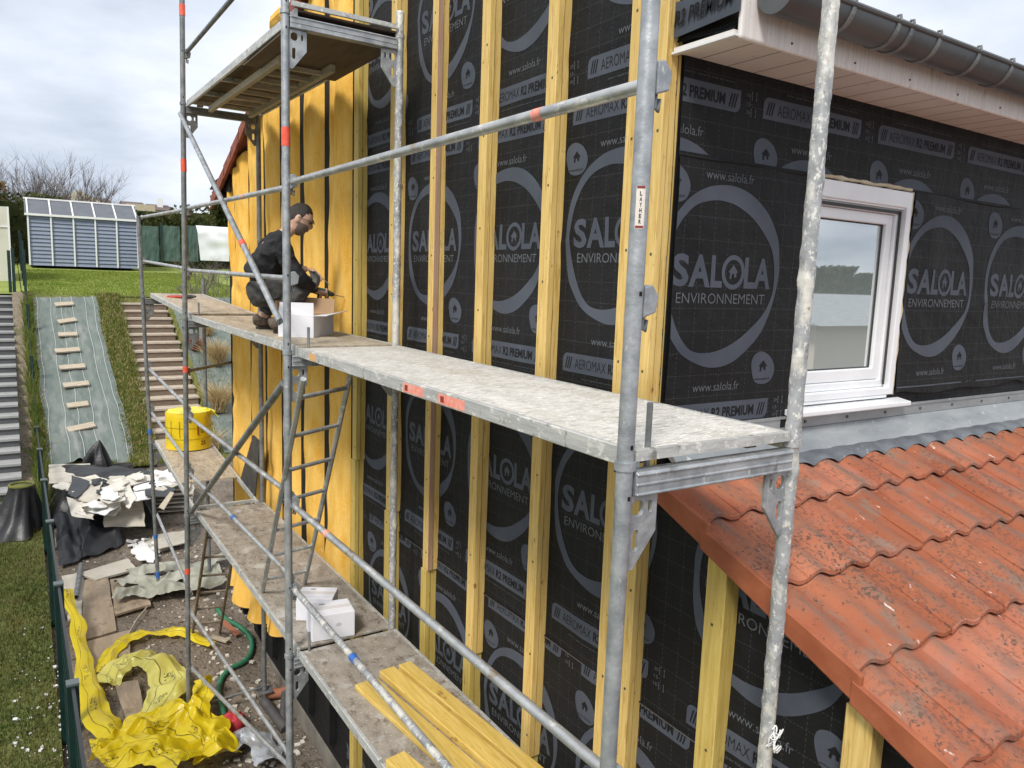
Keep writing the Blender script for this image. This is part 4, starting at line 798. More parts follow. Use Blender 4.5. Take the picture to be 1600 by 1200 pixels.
def blades(name, pts, hmin, hmax, wd, m, spread=.35, kind='stuff', parent=None, **tags):
    mb = MB(); vs = []; fs = []
    for (x, y, z) in pts:
        a = random.uniform(0, 6.28); h = random.uniform(hmin, hmax); tx, ty = random.gauss(0, spread)*h, random.gauss(0, spread)*h; k = len(vs)
        dx, dy = math.cos(a)*wd, math.sin(a)*wd
        vs += [(x-dx, y-dy, z), (x+dx, y+dy, z), (x+tx*.4+dx*.7, y+ty*.4+dy*.7, z+h*.6), (x+tx*.4-dx*.7, y+ty*.4-dy*.7, z+h*.6), (x+tx, y+ty, z+h*.95)]
        fs += [(k, k+1, k+2, k+3), (k+3, k+2, k+4)]
    mb.add(vs, fs); o = mb.build(name, m, parent, **tags)
    if kind: o['kind'] = kind
    return o
P = []
while len(P) < 42000:
    x = random.uniform(-2.6, -1.22); y = 4+9*random.random()**1.1
    if mnoise.noise(Vector((x*1.3, y*1.3, 5))) > random.uniform(-1.2, -.1): P.append((x, y, hgt(x, y)+.035))
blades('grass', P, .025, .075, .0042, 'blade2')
P = []
for _ in range(30000):
    y = random.uniform(20.4, 31); x = random.uniform(-1.1, 4.5); P.append((x, y, hgt(x, y)+.02))
blades('grass', P, .03, .07, .010, 'blade3')
P = []
for _ in range(16000):
    y = random.uniform(13.9, 20.6); x0_ = .42+(.36-.42)*(y-14)/6.5; x = random.choice([random.uniform(.30, .84), random.uniform(.30, .84), random.uniform(-1.22, -1.02), random.uniform(1.9, 5)]); P.append((x, y, hgt(x, y)+.03))
blades('dry_grass', P[::3], .04, .12, .007, 'straw', .5)
blades('grass', [(p[0]+random.uniform(-.04, .04), p[1], p[2]) for p in P], .05, .12, .007, 'blade', .5)
P = [(random.uniform(-1.27, -1.10), random.uniform(12, 20), 0) for _ in range(1600)]
blades('grass', [(x, y, hgt(x, y)+.03) for x, y, z in P], .15, .42, .008, 'blade', .35)
# white polystyrene crumbs lying on the grass and soil
mb = MB()
for _ in range(300):
    u = random.uniform(15, 110); v = random.uniform(985, 1199); q = at_G(u, v) if random.random() < (.2+.8*(v-985)/215)*(.25+.75*(u/110)) else None
    if q is None: continue
    r_ = random.choice([.004, .005, .006, .008, .012, .02]); a = random.uniform(0, 3); mb.box((q.x, q.y, q.z+.05+r_*.3), (r_*2, r_*1.4, r_*.8), Matrix.Rotation(a, 3, 'Z') @ Matrix.Rotation(random.uniform(-.5, .5), 3, 'X'))
mb.build('polystyrene_crumbs', 'plaster_white', None, kind='stuff', label='white polystyrene crumbs scattered over the grass by the fence', category='litter')
mb = MB()
for _ in range(1100):
    x, y = random.uniform(-.9, .95), random.uniform(4.2, 10.5); r_ = random.choice([.004, .005, .007, .010, .016, .03 if x > .2 else .008]); z = hgt(x, y)+bump(x, y)
    mb.box((x, y, z+r_*.2), (r_*2, r_*1.3, r_*.8), Matrix.Rotation(random.uniform(0, 3), 3, 'Z') @ Matrix.Rotation(random.uniform(-.5, .5), 3, 'X'))
mb.build('rubble_crumbs', 'plaster', None, kind='stuff', label='pale plaster crumbs scattered over the trampled soil', category='litter')

fence = thing('mesh_fence', 'dark green welded mesh fence running along the plot boundary', 'fence', (-1.18, 8, -4.2))
FX, FT = -1.175, -2.6
fy = [2.5, 4.62, 6.72, 8.86, 10.95, 13.1, 15.15]
for k, y in enumerate(fy):
    zb = Zs(y)-.05; MB().bx(FX-.04, FX+.04, y-.04, y+.04, zb, FT).build('post', 'fence', fence); MB().bx(FX-.043, FX+.043, y-.043, y+.043, FT, FT+.018).build('post_cap', 'fence_cap', fence)
for a, b in zip(fy[:-1], fy[1:]):
    mb = MB(); y = a+.05
    while y < b-.03: mb.bx(FX-.003, FX+.003, y-.0025, y+.0025, Zs(y)+.06, FT-.02); y += .05
    for z in LS(-4.15, FT-.03, 7):
        if z > Zs(b): mb.bx(FX-.006, FX+.006, a+.03, b-.03, z-.004, z+.004)
    mb.build('mesh_panel', 'fence', fence); MB().bx(FX-.012, FX+.012, a+.034, b-.034, FT-.03, FT-.005).build('top_rail', 'fence_black', fence)
sl = [(15.15, -2.6), (20.6, .62), (36, 1.75)]
pts = [(16.9, -1.42), (18.7, -.45), (20.6, .78), (23.2, 1.05), (26, 1.30), (30, 1.55)]
pv = (15.15, -2.6)
for y, z in pts:
    MB().bx(FX-.03, FX+.03, y-.03, y+.03, Zs(y)-.05, z).build('post', 'fence', fence)
    mb = MB(); yy = pv[0]+.05
    while yy < y:
        f = (yy-pv[0])/(y-pv[0]); mb.bx(FX-.002, FX+.002, yy-.002, yy+.002, Zs(yy)+.05, pv[1]+(z-pv[1])*f-.05); yy += .07
    for q in range(5): mb.beam((FX, pv[0]+.03, Zs(pv[0])+.15+q*(pv[1]-.1-Zs(pv[0]))/5), (FX, y-.03, Zs(y)+.15+q*(z-.1-Zs(y))/5), .006, .006)
    mb.build('mesh_panel', 'fence', fence); pv = (y, z)
for k, (u, vt, vb, y, lb) in enumerate([(13, 391, 452, 21.0, 'short dark green post at the far left, left one of the pair'), (19, 388, 455, 21.0, 'short dark green post at the far left, right one of the pair')]):
    a, b = at_Y(u, vt, y), at_Y(u, vb, y); MB().bx(a.x-.035, a.x+.035, y-.035, y+.035, b.z-.1, a.z).build('fence_post', 'fence', None, label=lb, category='fence post')
# far plots: shed, glasshouse, hedge, bare tree, roofs, net screen, tarpaulin
YS = 32.0
a, b = at_Y(47, 412, YS), at_Y(216, 413, YS); zt_ = at_Y(120, 339, YS).z; z0 = min(a.z, b.z)-.05
shed = thing('garden_shed', 'blue grey metal garden shed with white ribs on the upper lawn', 'shed', ((a.x+b.x)/2, YS+1.2, z0))
def slat(u, v, wdt=b.x-a.x): return (a.x+.02+wdt*u, YS-.012+.03*((v*13) % 1.0), z0+(zt_-z0)*v)
mb = MB(); 
for k in range(13):
    za_, zb_ = z0+(zt_-z0)*k/13, z0+(zt_-z0)*(k+1)/13; mb.add([(a.x, YS-.03, za_), (b.x, YS-.03, za_), (b.x, YS+.02, zb_), (a.x, YS+.02, zb_)], [(0, 1, 2, 3)])
    mb.add([(a.x, YS+.02, zb_), (b.x, YS+.02, zb_), (b.x, YS-.03, zb_+.001), (a.x, YS-.03, zb_+.001)], [(0, 1, 2, 3)])
mb.build('front_wall', 'shed_blue', shed)
MB().bx(a.x, b.x, YS+.03, YS+2.4, z0, zt_).build('side_wall', 'shed_blue', shed)
ru, rl_ = at_Y(32, 315, YS+1.3), at_Y(203, 326, YS+1.3)
MB().add([(a.x-.08, YS-.08, zt_), (b.x+.08, YS-.08, zt_), (b.x+.08, YS+1.2, zt_+.62), (a.x-.08, YS+1.2, zt_+.62), (b.x+.08, YS+2.5, zt_), (a.x-.08, YS+2.5, zt_)], [(0, 1, 2, 3), (3, 2, 4, 5), (0, 3, 5), (1, 4, 2)]).build('roof', 'shed_roof', shed)
for k in range(6):
    x = a.x+(b.x-a.x)*k/5; MB().bx(x-.026, x+.026, YS-.075, YS-.032, z0, zt_).build('rib', 'white_paint', shed); MB().beam((x, YS-.09, zt_+.02), (x, YS+1.2, zt_+.65), .05, .04).build('roof_rib', 'white_paint', shed)
MB().bx(a.x-.1, b.x+.1, YS-.12, YS-.085, zt_-.05, zt_+.03).build('eaves_trim', 'white_paint', shed); MB().bx(a.x-.1, b.x+.1, YS+1.16, YS+1.24, zt_+.62, zt_+.68).build('ridge_trim', 'white_paint', shed)
p, q = at_Y(-40, 400, 25), at_Y(12, 323, 25); gh = thing('glasshouse', 'cream panelled glasshouse cut off by the left edge', 'greenhouse', ((p.x+q.x)/2, 26, -.1))
MB().bx(p.x, q.x, 25, 28, -.2, q.z).build('wall', 'cream', gh); MB().bx(p.x, q.x+.03, 24.97, 24.995, q.z-1.06*.55, q.z-1.0*.55).build('cross_bar', 'white_paint', gh); MB().bx(q.x-.03, q.x+.02, 24.96, 24.99, -.2, q.z).build('corner_bar', 'white_paint', gh)
def leaves(name, boxes, n, size, m, parent=None, **tags):
    vs = []; fs = []
    for _ in range(n):
        x0, x1, y0, y1, z0, z1 = random.choice(boxes); x, y, z = random.uniform(x0, x1), random.uniform(y0, y1), z0+(z1-z0)*random.random()**.8
        tp = z1+(.16*mnoise.noise(Vector((x*1.4, y, 3)))-.1); z = min(z, tp); s = size*random.uniform(.5, 1.4)
        nrm = Vector((random.gauss(0, 1), random.gauss(0, 1)-.4, random.gauss(.3, 1))).normalized(); t = nrm.orthogonal().normalized(); b_ = nrm.cross(t); k = len(vs); c = Vector((x, y, z))
        vs += [c-t*s, c-b_*s*.5, c+t*s, c+b_*s*.5]; fs.append((k, k+1, k+2, k+3))
    return MB().add(vs, fs).build(name, m, parent, **tags)
h1 = thing('hedge', 'clipped dark green hedge behind the blue grey shed', 'hedge', (1, 36, .3))
za_, zb_ = at_Y(40, 300, 36).z, at_Y(290, 338, 36).z
MB().bx(-8.3, 6.2, 35.6, 36.8, .2, za_-.45).build('inner_branches', 'hedge', h1)
leaves('foliage', [(-8.5, .5, 35.3, 37.0, .3, za_-.02), (.2, 3.0, 35.3, 37, .3, za_-.25), (2.5, 6.4, 35.3, 37, .3, za_-.45)], 15000, .11, 'hedge', h1)
h2 = thing('hedge', 'browner hedge with tree tips at the far right behind the net screen', 'hedge', (9, 38, .4))
z2 = at_Y(340, 318, 38).z
MB().bx(5.6, 13, 37.6, 38.5, .2, z2-.55).build('inner_branches', 'hedge', h2)
leaves('foliage', [(5.0, 13.5, 37.2, 38.8, .3, z2-.15), (6.8, 8.2, 37.4, 38.4, 2, z2+.35)], 7000, .12, 'hedge', h2)
leaves('dry_foliage', [(7.5, 13, 37.0, 37.3, .8, z2-.5)], 2200, .10, 'hedge_brown', h2)
leaves('dry_hedge_top', [(-8.5, -1.5, 37.2, 38.2, 2.2, at_Y(60, 285, 37.5).z)], 3800, .10, 'hedge_brown', None, label='brown winter hedge showing above the green one under the bare tree', category='hedge')
cz = at_Y(2, 262, 34.5); cn = thing('conifer', 'dark conifer tip at the left edge of the photo', 'tree', (cz.x-.9, 34.5, .3))
mb = MB(); vs = []; fs = []
for _ in range(2600):
    t = random.random(); z = .4+(cz.z-.1)*t; r_ = (1.25*(1-t)+.05)*random.random()**.5; an = random.uniform(0, 6.28); c = Vector((cz.x-.9+r_*math.cos(an), 34.5+r_*math.sin(an), z)); s = .10
    d = Vector((math.cos(an), math.sin(an), .8)).normalized(); e_ = d.orthogonal().normalized(); k = len(vs); vs += [c, c+e_*.05+d*s, c+d*2*s, c-e_*.05+d*s]; fs.append((k, k+1, k+2, k+3))
mb.add(vs, fs).build('crown', 'hedge', cn); MB().tube([(cz.x-.9, 34.5, .2), (cz.x-.9, 34.5, cz.z-.3)], [.12, .02], 8).build('trunk', 'twig', cn)
# bare multi stemmed tree
def bare(root, lean, top, n, spread, parent_mb, r0=.045):
    for k in range(n):
        f = (k+.5)/n-.5; d = Vector((f*spread*2+random.gauss(0, .08), random.gauss(0, .25), 1)).normalized()
        def grow(p, d, ln, r, lvl):
            pts = [p]; q = p.copy(); dd = d.copy()
            for s in range(4):
                dd = (dd+Vector((random.gauss(0, .09), random.gauss(0, .09), .06))).normalized(); q = q+dd*ln/4; pts.append(q.copy())
            parent_mb.tube(pts, [r, r*.85, r*.7, r*.55, r*.4], 4, False)
            if lvl < 3:
                for b in range(5 if lvl < 2 else 3):
                    i = random.choice((1, 2, 3, 3)); nd = (dd+Vector((random.gauss(0, .55), random.gauss(0, .5), random.gauss(.1, .2)))).normalized(); grow(pts[i], nd, ln*random.uniform(.45, .7), r*.5, lvl+1)
        grow(root+Vector((f*lean, random.uniform(-.3, .3), 0)), d, top*random.uniform(.45, .6), r0, 0)
tz = at_Y(80, 222, 41); mb = MB(); tr = at_Y(70, 330, 41)
bare(Vector((tr.x, 41, .5)), 2.8, tz.z-.5, 34, .42, mb)
bt = thing('bare_tree', 'bare many stemmed tree standing beyond the hedge and shed', 'tree', (tr.x, 41, .4)); mb.build('branches', 'twig', bt)
for k, (u0, u1, vt, vb, y, lb) in enumerate([(118, 175, 303, 318, 62, 'far house roof with a pale gable, just right of the bare tree'), (195, 232, 311, 326, 58, 'far brown roof between the pale gable and the scaffold'), (236, 272, 316, 330, 66, 'farthest brown roof with a white chimney, left of the third scaffold pole')]):
    p, q = at_Y(u0, vt, y), at_Y(u1, vb, y); hs = thing('far_house', lb, 'house', ((p.x+q.x)/2, y+2, .8))
    MB().bx(p.x+.3, q.x-.2, y+.3, y+5, .6, q.z).build('wall', 'far_wall', hs)
    MB().prism([(p.x, y, q.z), (p.x, y+2.8, p.z+.05), (p.x, y+5.6, q.z)], (q.x-p.x, 0, 0)).build('roof', 'far_roof', hs)
    if k == 0: MB().prism([(p.x-1.2, y-.6, q.z), (p.x+.2, y-.6, q.z+.75), (p.x+1.5, y-.6, q.z), (p.x+1.5, y-.6, q.z-1.2), (p.x-1.2, y-.6, q.z-1.2)], (0, .9, 0)).build('gable', 'far_wall', hs)
    if k == 2: MB().bx(p.x+.7, p.x+1.1, y+1.5, y+1.9, p.z-.3, p.z+.5).build('chimney', 'white_paint', hs)
    if k == 1: MB().bx(q.x-1.4, q.x+.4, y-.2, y+.1, q.z-.25, q.z+.25).build('wood_siding', 'grey_wood', hs)
sc = thing('net_screen', 'green windbreak net on a wire fence behind the third scaffold pole', 'screen', (5, 31, .4))
for (u0, u1, y) in ((216, 249, 30.6), (251, 282, 30.5), (288, 310, 30.4)):
    p, q = at_Y(u0, 352, y), at_Y(u1, 409, y); MB().grid(lambda u, v: (p.x+(q.x-p.x)*u, y+.04*mnoise.noise(Vector((u*5, v*4, u0))), q.z+(p.z-q.z)*v), 10, 8).build('net', 'screen', sc)
    MB().bx(p.x-.03, p.x+.03, y-.07, y-.02, q.z-.1, p.z+.12).build('post', 'fence', sc)
p, q = at_Y(312, 352, 29), at_Y(372, 409, 29)
MB().grid(lambda u, v: (p.x+(q.x-p.x)*u+(.25*(1-v) if u > .01 else .0)-(.12*v*(1-u)), 29+.06*mnoise.noise(Vector((u*5, v*5, 1)))+1.0*max(0, v-.72), q.z+(p.z-q.z)*min(1, v*1.15)), 14, 14).build('tarpaulin_cover', 'white_tarp', None, True, label='white tarpaulin cover showing left of the insulated wall', category='tarpaulin')
for k, (u, v, y, hh, n, sp, lb) in enumerate([(312, 452, 21.3, 1.35, 7, .5, 'bare twiggy shrub on the lawn edge right of the third scaffold pole'), (342, 455, 20.8, 1.1, 6, .5, 'smaller bare shrub against the white tarpaulin'), (300, 462, 20.6, .5, 7, .9, 'low grey dead bush above the top of the brown steps')]):
    g0 = at_Y(u, v, y); mb = MB(); bare(Vector((g0.x, y, Zs(y))), .5, hh, n, sp, mb, .012); sh = thing('shrub', lb, 'shrub', (g0.x, y, Zs(y))); mb.build('branches', 'twig', sh)
# planted slope right of the steps
onb = lambda u, v: Vector(onbank(u, v))
MB().grid(lambda u, v: (2.02+2.8*u, 14.2+6.2*v, Zs(14.2+6.2*v)+.07+.04*mnoise.noise(Vector((u*4, v*9, 1)))), 20, 30).build('weed_fabric', 'fabric', None, True, label='grey green weed fabric under the ornamental grasses right of the steps', category='ground sheet')
for (u, v, hh, n, mm, lb) in [(340, 572, .75, 420, 'straw', 'pale ornamental grass clump highest beside the insulated wall'), (342, 645, .8, 420, 'straw', 'pale ornamental grass clump in the middle beside the insulated wall'), (332, 705, .5, 260, 'straw', 'browner grass clump lowest beside the insulated wall'), (306, 548, .38, 420, 'heather', 'red heather plant right of the brown steps'), (325, 525, .35, 150, 'straw', 'small grass tuft above the red heather')]:
    c = onb(u, v); blades('ornamental_grass' if mm == 'straw' else 'heather', [(c.x+random.gauss(0, .05), c.y+random.gauss(0, .05), c.z+.02) for _ in range(n)], hh*.5, hh, .008, mm, .55, None, None, label=lb, category='plant')

# ------------------------------------------------------------------ things on the decks
def obox(c, ux, uy, sx, sy, h):
    mb = MB(); ux = Vector(ux).normalized(); uy = Vector(uy).normalized(); c = Vector(c)
    return mb.add([c+ux*a*sx/2+uy*b*sy/2+Vector((0, 0, z)) for a in (-1, 1) for b in (-1, 1) for z in (0, h)], [(0, 1, 3, 2), (4, 6, 7, 5), (0, 4, 5, 1), (2, 3, 7, 6), (0, 2, 6, 4), (1, 5, 7, 3)])
def carton(label, c, ang, sx, sy, h, tapey=0.0):
    u = (math.cos(ang), math.sin(ang), 0); v = (-math.sin(ang), math.cos(ang), 0); c = Vector(c)
    t = thing('carton', label, 'carton', c, 'closed cartons on the lower deck'); b_ = obox(c, u, v, sx, sy, h).build('box', 'card_white', t); bevel(b_, .004, 2)
    U, V = Vector(u), Vector(v)
    obox(c+Vector((0, 0, h)), u, v, sx*.995, .0025, .0008).build('lid_seam', 'seal', t)
    obox(c+Vector((0, 0, h+.0004)), u, v, sx*.99, .045, .0006).build('tape_strip', mat('clear tape', (.66, .65, .66), rough=.25), t)
    mk = MB(); o = c+V*(sy*.30)-U*(sx*.16)+Vector((0, 0, h+.001)); mk.add([o+U*(.022*math.cos(a))+V*(.014*math.sin(a)) for a in [k*math.pi/8 for k in range(16)]], [tuple(range(16))]); mk.build('printed_mark', mat('grey print', (.35, .35, .37), rough=.7), t)
    mk = MB(); o = c-V*(sy/2+.0008)+U*(sx*.12)+Vector((0, 0, h*.55)); mk.add([o+U*(.020*math.cos(a))+Vector((0, 0, .014*math.sin(a))) for a in [k*math.pi/8 for k in range(16)]], [tuple(range(16))]); mk.build('printed_mark', mat('pale grey print', (.52, .52, .55), rough=.7), t)
    mk = MB(); o = c-U*(sx/2+.0008)+Vector((0, 0, .02)); mk.add([o+V*a+Vector((0, 0, b)) for a, b in ((-.06, 0), (-.02, 0), (-.02, .012), (-.06, .012))], [(0, 1, 2, 3)]); mk.build('printed_mark', 'ink', t)
carton('front white carton on the lower deck, nearer the camera and square on', (.325, 3.27, -1.968), -.14, .29, .22, .18)
carton('rear white carton on the lower deck, turned askew behind the other one', (.335, 3.57, -1.968), -.55, .26, .20, .17)
Mc, ul = Vector((.367, 3.741, .034)), Vector((.287, .359, 0)).normalized(); vl = Vector((-ul.y, ul.x, 0)); sx, sy, hb, th_ = .43, .26, .155, .004
oc = thing('open_carton', 'open white carton with raised flaps at the worker\'s feet', 'carton', Mc+ul*sx/2+vl*sy/2)
def quad(pts, off): return MB().prism([Vector(p) for p in pts], off)
Zv = Vector((0, 0, 1))
for nm, a, b, n in (('side', Mc, Mc+ul*sx, vl), ('side', Mc+vl*sy, Mc+vl*sy+ul*sx, -vl), ('end', Mc, Mc+vl*sy, ul), ('end', Mc+ul*sx, Mc+ul*sx+vl*sy, -ul)):
    e_ = (b-a).normalized()*.0045
    quad([a+e_*(nm == 'end'), b-e_*(nm == 'end'), b-e_*(nm == 'end')+Zv*hb, a+e_*(nm == 'end')+Zv*hb], n*th_).build(nm+'_panel', 'card_white', oc)
    quad([a+n*.0045+e_*2, b+n*.0045-e_*2, b+n*.0045-e_*2+Zv*hb, a+n*.0045+e_*2+Zv*hb], n*.001).build('inner_lining', 'card_brown', oc)
quad([Mc+ul*.005+vl*.005, Mc+ul*(sx-.005)+vl*.005, Mc+ul*(sx-.005)+vl*(sy-.005), Mc+ul*.005+vl*(sy-.005)], Zv*.004).build('floor', 'card_brown', oc)
T = Zv*hb
fl = [Mc+T+Zv*.001, Mc+vl*sy+T+Zv*.001, Mc+vl*sy+T+Zv*.09+ul*(.03), Mc+T+Zv*.092+ul*(.0)]; quad(fl, ul*.004).build('flap', 'card_white', oc)
fl = [Mc+vl*(sy)+T, Mc+vl*sy+ul*sx+T, Mc+vl*(sy+.02)+ul*sx+T+Zv*.09, Mc+vl*(sy+.02)+T+Zv*.10]; quad(fl, vl*.004).build('flap', 'card_brown', oc)
fl = [Mc+ul*sx+T, Mc+ul*sx+vl*sy+T, Mc+ul*(sx+.03)+vl*sy+T+Zv*.115, Mc+ul*(sx+.03)+T+Zv*.110]; quad(fl, ul*.004).build('flap', 'card_brown', oc)
fl = [Mc+T, Mc+ul*sx+T, Mc+ul*(sx+.02)-vl*.105+T+Zv*.022, Mc-vl*.10+T+Zv*.004]; quad(fl, Zv*.004).build('flap', 'card_white', oc)
for lb, a, b, wd, hg in (('wide yellow board on the lower deck, leftmost of the loose ones', (.27, 2.50), (.42, 1.15), .145, .030), ('middle yellow board of the loose ones, lying over the seam', (.43, 2.55), (.575, 1.10), .105, .045), ('yellow board along the wall side of the loose ones', (.555, 2.56), (.69, 1.10), .085, .045), ('short yellow board end nearest the camera, below the others', (.12, 1.74), (.26, .90), .115, .040)):
    o = MB().beam((*a, -1.968+hg/2), (*b, -1.968+hg/2), wd, hg).build('timber_board', 'timber_flat', None, label=lb, category='board', group='loose boards on the lower deck'); bevel(o, .004, 2)
# pliers on the far middle deck
p0, p1 = at_Z(264, 466, .115), at_Z(306, 466, .135)
pl = thing('pliers', 'long pliers with red grips lying on the farthest middle deck', 'pliers', (p0+p1)/2-Vector((0, 0, .02)))
dz = Vector((0, 0, .02)); md = p0.lerp(p1, .62)+dz; sdv = Vector((.35, .9, 0)).normalized()*.05
for sg in (-1, 1): MB().tube([p0+dz+sdv*sg*1.1, p0.lerp(p1, .35)+dz+sdv*sg*.9, md], .016, 8).build('grip', 'tool_red' if sg < 0 else 'tool_black', pl, True)
MB().tube([md, p0.lerp(p1, .85)+dz, p1+dz], [.028, .024, .010], 8).build('jaw', 'tool_black', pl, True)
# yellow film drum
dc = Vector((.405, 8.80, -1.802)); rD = .275; hD = at_Y(290, 641, 8.80).z-dc.z
dr = thing('insulation_pack', 'round pack of insulation in yellow printed film on the far lower deck', 'insulation pack', dc)
def cyl(u, v):
    a = 2*math.pi*u; r_ = rD*(1+.018*mnoise.noise(Vector((math.cos(a)*3, math.sin(a)*3, v*4)))+.010*math.sin(a*9+v*5)*v-.03*max(0, v-.93)/.07); return (dc.x+r_*math.cos(a), dc.y+r_*math.sin(a), dc.z+hD*v)
MB().grid(cyl, 48, 14).build('wrap', 'drum', dr, True)
MB().grid(lambda u, v: (dc.x+rD*.985*v*math.cos(2*math.pi*u), dc.y+rD*.985*v*math.sin(2*math.pi*u), dc.z+hD+.02*(1-v)+.022*mnoise.noise(Vector((v*4*math.cos(6.283*u), v*4*math.sin(6.283*u), 1)))-.006), 40, 12).build('lid', 'drum_top', dr, True)
MB().grid(lambda u, v: (dc.x+rD*.75+.12*u+.02*math.sin(v*9), dc.y-.17+.2*v, dc.z+hD+.03*math.sin(u*4+v*6)-.06*u), 8, 8).build('torn_flap', 'drum_top', dr, True)
def on_cyl(a, z, lift=.004): rr = rD*1.022+lift; return (dc.x+rr*math.cos(a), dc.y+rr*math.sin(a), dc.z+hD*z)
for z in (.30, .60): MB().tube([on_cyl(R(180)+R(190)*k/40, z, .0) for k in range(41)], .0016, 4).build('printed_line', 'ink', dr)
for a0, z0_, z1_ in ((R(214), .35, .8), (R(238), .35, .8)): MB().tube([on_cyl(a0, z0_+(z1_-z0_)*k/6) for k in range(7)], .0025, 4).build('printed_line', 'ink', dr)
mb = MB(); vs, fsx = text2d('25', .02)
for s0, z0_, wd, hh in (('GG', .45, .18, .17), ('25', .13, .24, .12)):
    vs, fsx = text2d(s0, .02); mb.add([on_cyl(R(290)+wd*a+(0 if s0 == 'GG' else .0), z0_+hh*b, .003) for a, b in vs], fsx)
mb.build('printed_mark', mat('dark brown print', (.16, .07, .01), rough=.5), dr)
MB().grid(lambda u, v: on_cyl(R(281)+R(4)*u, .40+.26*v, .003), 3, 3).build('printed_mark', mat('brown print bar', (.22, .08, .01), rough=.5), dr)

# ------------------------------------------------------------------ the worker
def skinned(joints, edges, root, sub=1):
    names = list(joints); me = bpy.data.meshes.new('skeleton'); me.from_pydata([joints[n][0] for n in names], [(names.index(a), names.index(b)) for a, b in edges], [])
    ob = bpy.data.objects.new('skeleton', me); COL.objects.link(ob); md_ = ob.modifiers.new('skin', 'SKIN'); md_.use_smooth_shade = True
    sv = me.skin_vertices[0].data
    for i, n in enumerate(names):
        r_ = joints[n][1]; sv[i].radius = r_ if isinstance(r_, tuple) else (r_, r_); sv[i].use_root = (n == root)
    s_ = ob.modifiers.new('sub', 'SUBSURF'); s_.levels = sub; s_.render_levels = sub
    dg = bpy.context.evaluated_depsgraph_get(); dg.update(); m2 = bpy.data.meshes.new_from_object(ob.evaluated_get(dg)); out = ([tuple(v.co) for v in m2.vertices], [tuple(p.vertices) for p in m2.polygons])
    bpy.data.objects.remove(ob); bpy.data.meshes.remove(me); bpy.data.meshes.remove(m2); return out
def fuse(vf_list, voxel, smooth=3):
    mb = MB()
    for vs, fs in vf_list: mb.add(vs, fs)
    me = bpy.data.meshes.new('fuse'); me.from_pydata(mb.v, [], mb.f); ob = bpy.data.objects.new('fuse', me); COL.objects.link(ob)
    m1 = ob.modifiers.new('r', 'REMESH'); m1.mode = 'VOXEL'; m1.voxel_size = voxel; m2 = ob.modifiers.new('s', 'SMOOTH'); m2.iterations = smooth; m2.factor = .5
    dg = bpy.context.evaluated_depsgraph_get(); dg.update(); q = bpy.data.meshes.new_from_object(ob.evaluated_get(dg)); r_ = MB(); r_.add([tuple(v.co) for v in q.vertices], [tuple(p.vertices) for p in q.polygons])
    bpy.data.objects.remove(ob); bpy.data.meshes.remove(me); bpy.data.meshes.remove(q); return r_
J = dict(pel=(.155, 4.38, .35), waist=(.18, 4.38, .47), chest=(.24, 4.37, .62), neckb=(.33, 4.36, .735), neck=(.375, 4.36, .80), skull=(.42, 4.36, .86),
         shR=(.27, 4.18, .69), elR=(.40, 4.10, .43), wrR=(.585, 4.30, .345), shL=(.30, 4.55, .69), elL=(.39, 4.62, .47), wrL=(.565, 4.46, .525),
         hpR=(.165, 4.28, .335), knR=(.50, 4.22, .445), anR=(.235, 4.18, .115), hpL=(.165, 4.48, .335), knL=(.465, 4.57, .425), anL=(.225, 4.60, .115),
         toR=(.40, 4.15, .065), toL=(.38, 4.62, .065), heR=(.185, 4.185, .07), heL=(.175, 4.60, .07))
RB = dict(pel=.080, waist=.085, chest=.118, neckb=.062, neck=.055, skull=.06, shR=.055, elR=.038, wrR=.029, shL=.055, elL=.038, wrL=.029, hpR=.055, knR=.045, anR=.034, hpL=.055, knL=.045, anL=.038, toR=.03, toL=.03, heR=.035, heL=.035)
E_ = [('pel', 'waist'), ('waist', 'chest'), ('chest', 'neckb'), ('neckb', 'neck'), ('neck', 'skull'), ('chest', 'shR'), ('shR', 'elR'), ('elR', 'wrR'), ('chest', 'shL'), ('shL', 'elL'), ('elL', 'wrL'), ('pel', 'hpR'), ('hpR', 'knR'), ('knR', 'anR'), ('anR', 'toR'), ('anR', 'heR'), ('pel', 'hpL'), ('hpL', 'knL'), ('knL', 'anL'), ('anL', 'toL'), ('anL', 'heL')]
worker = thing('person', 'man in black jacket and dark grey trousers crouching on the middle deck, holding a drill', 'person', (.2, 4.38, .03))
core = skinned({n: (J[n], RB[n]) for n in J}, E_, 'pel', 2)
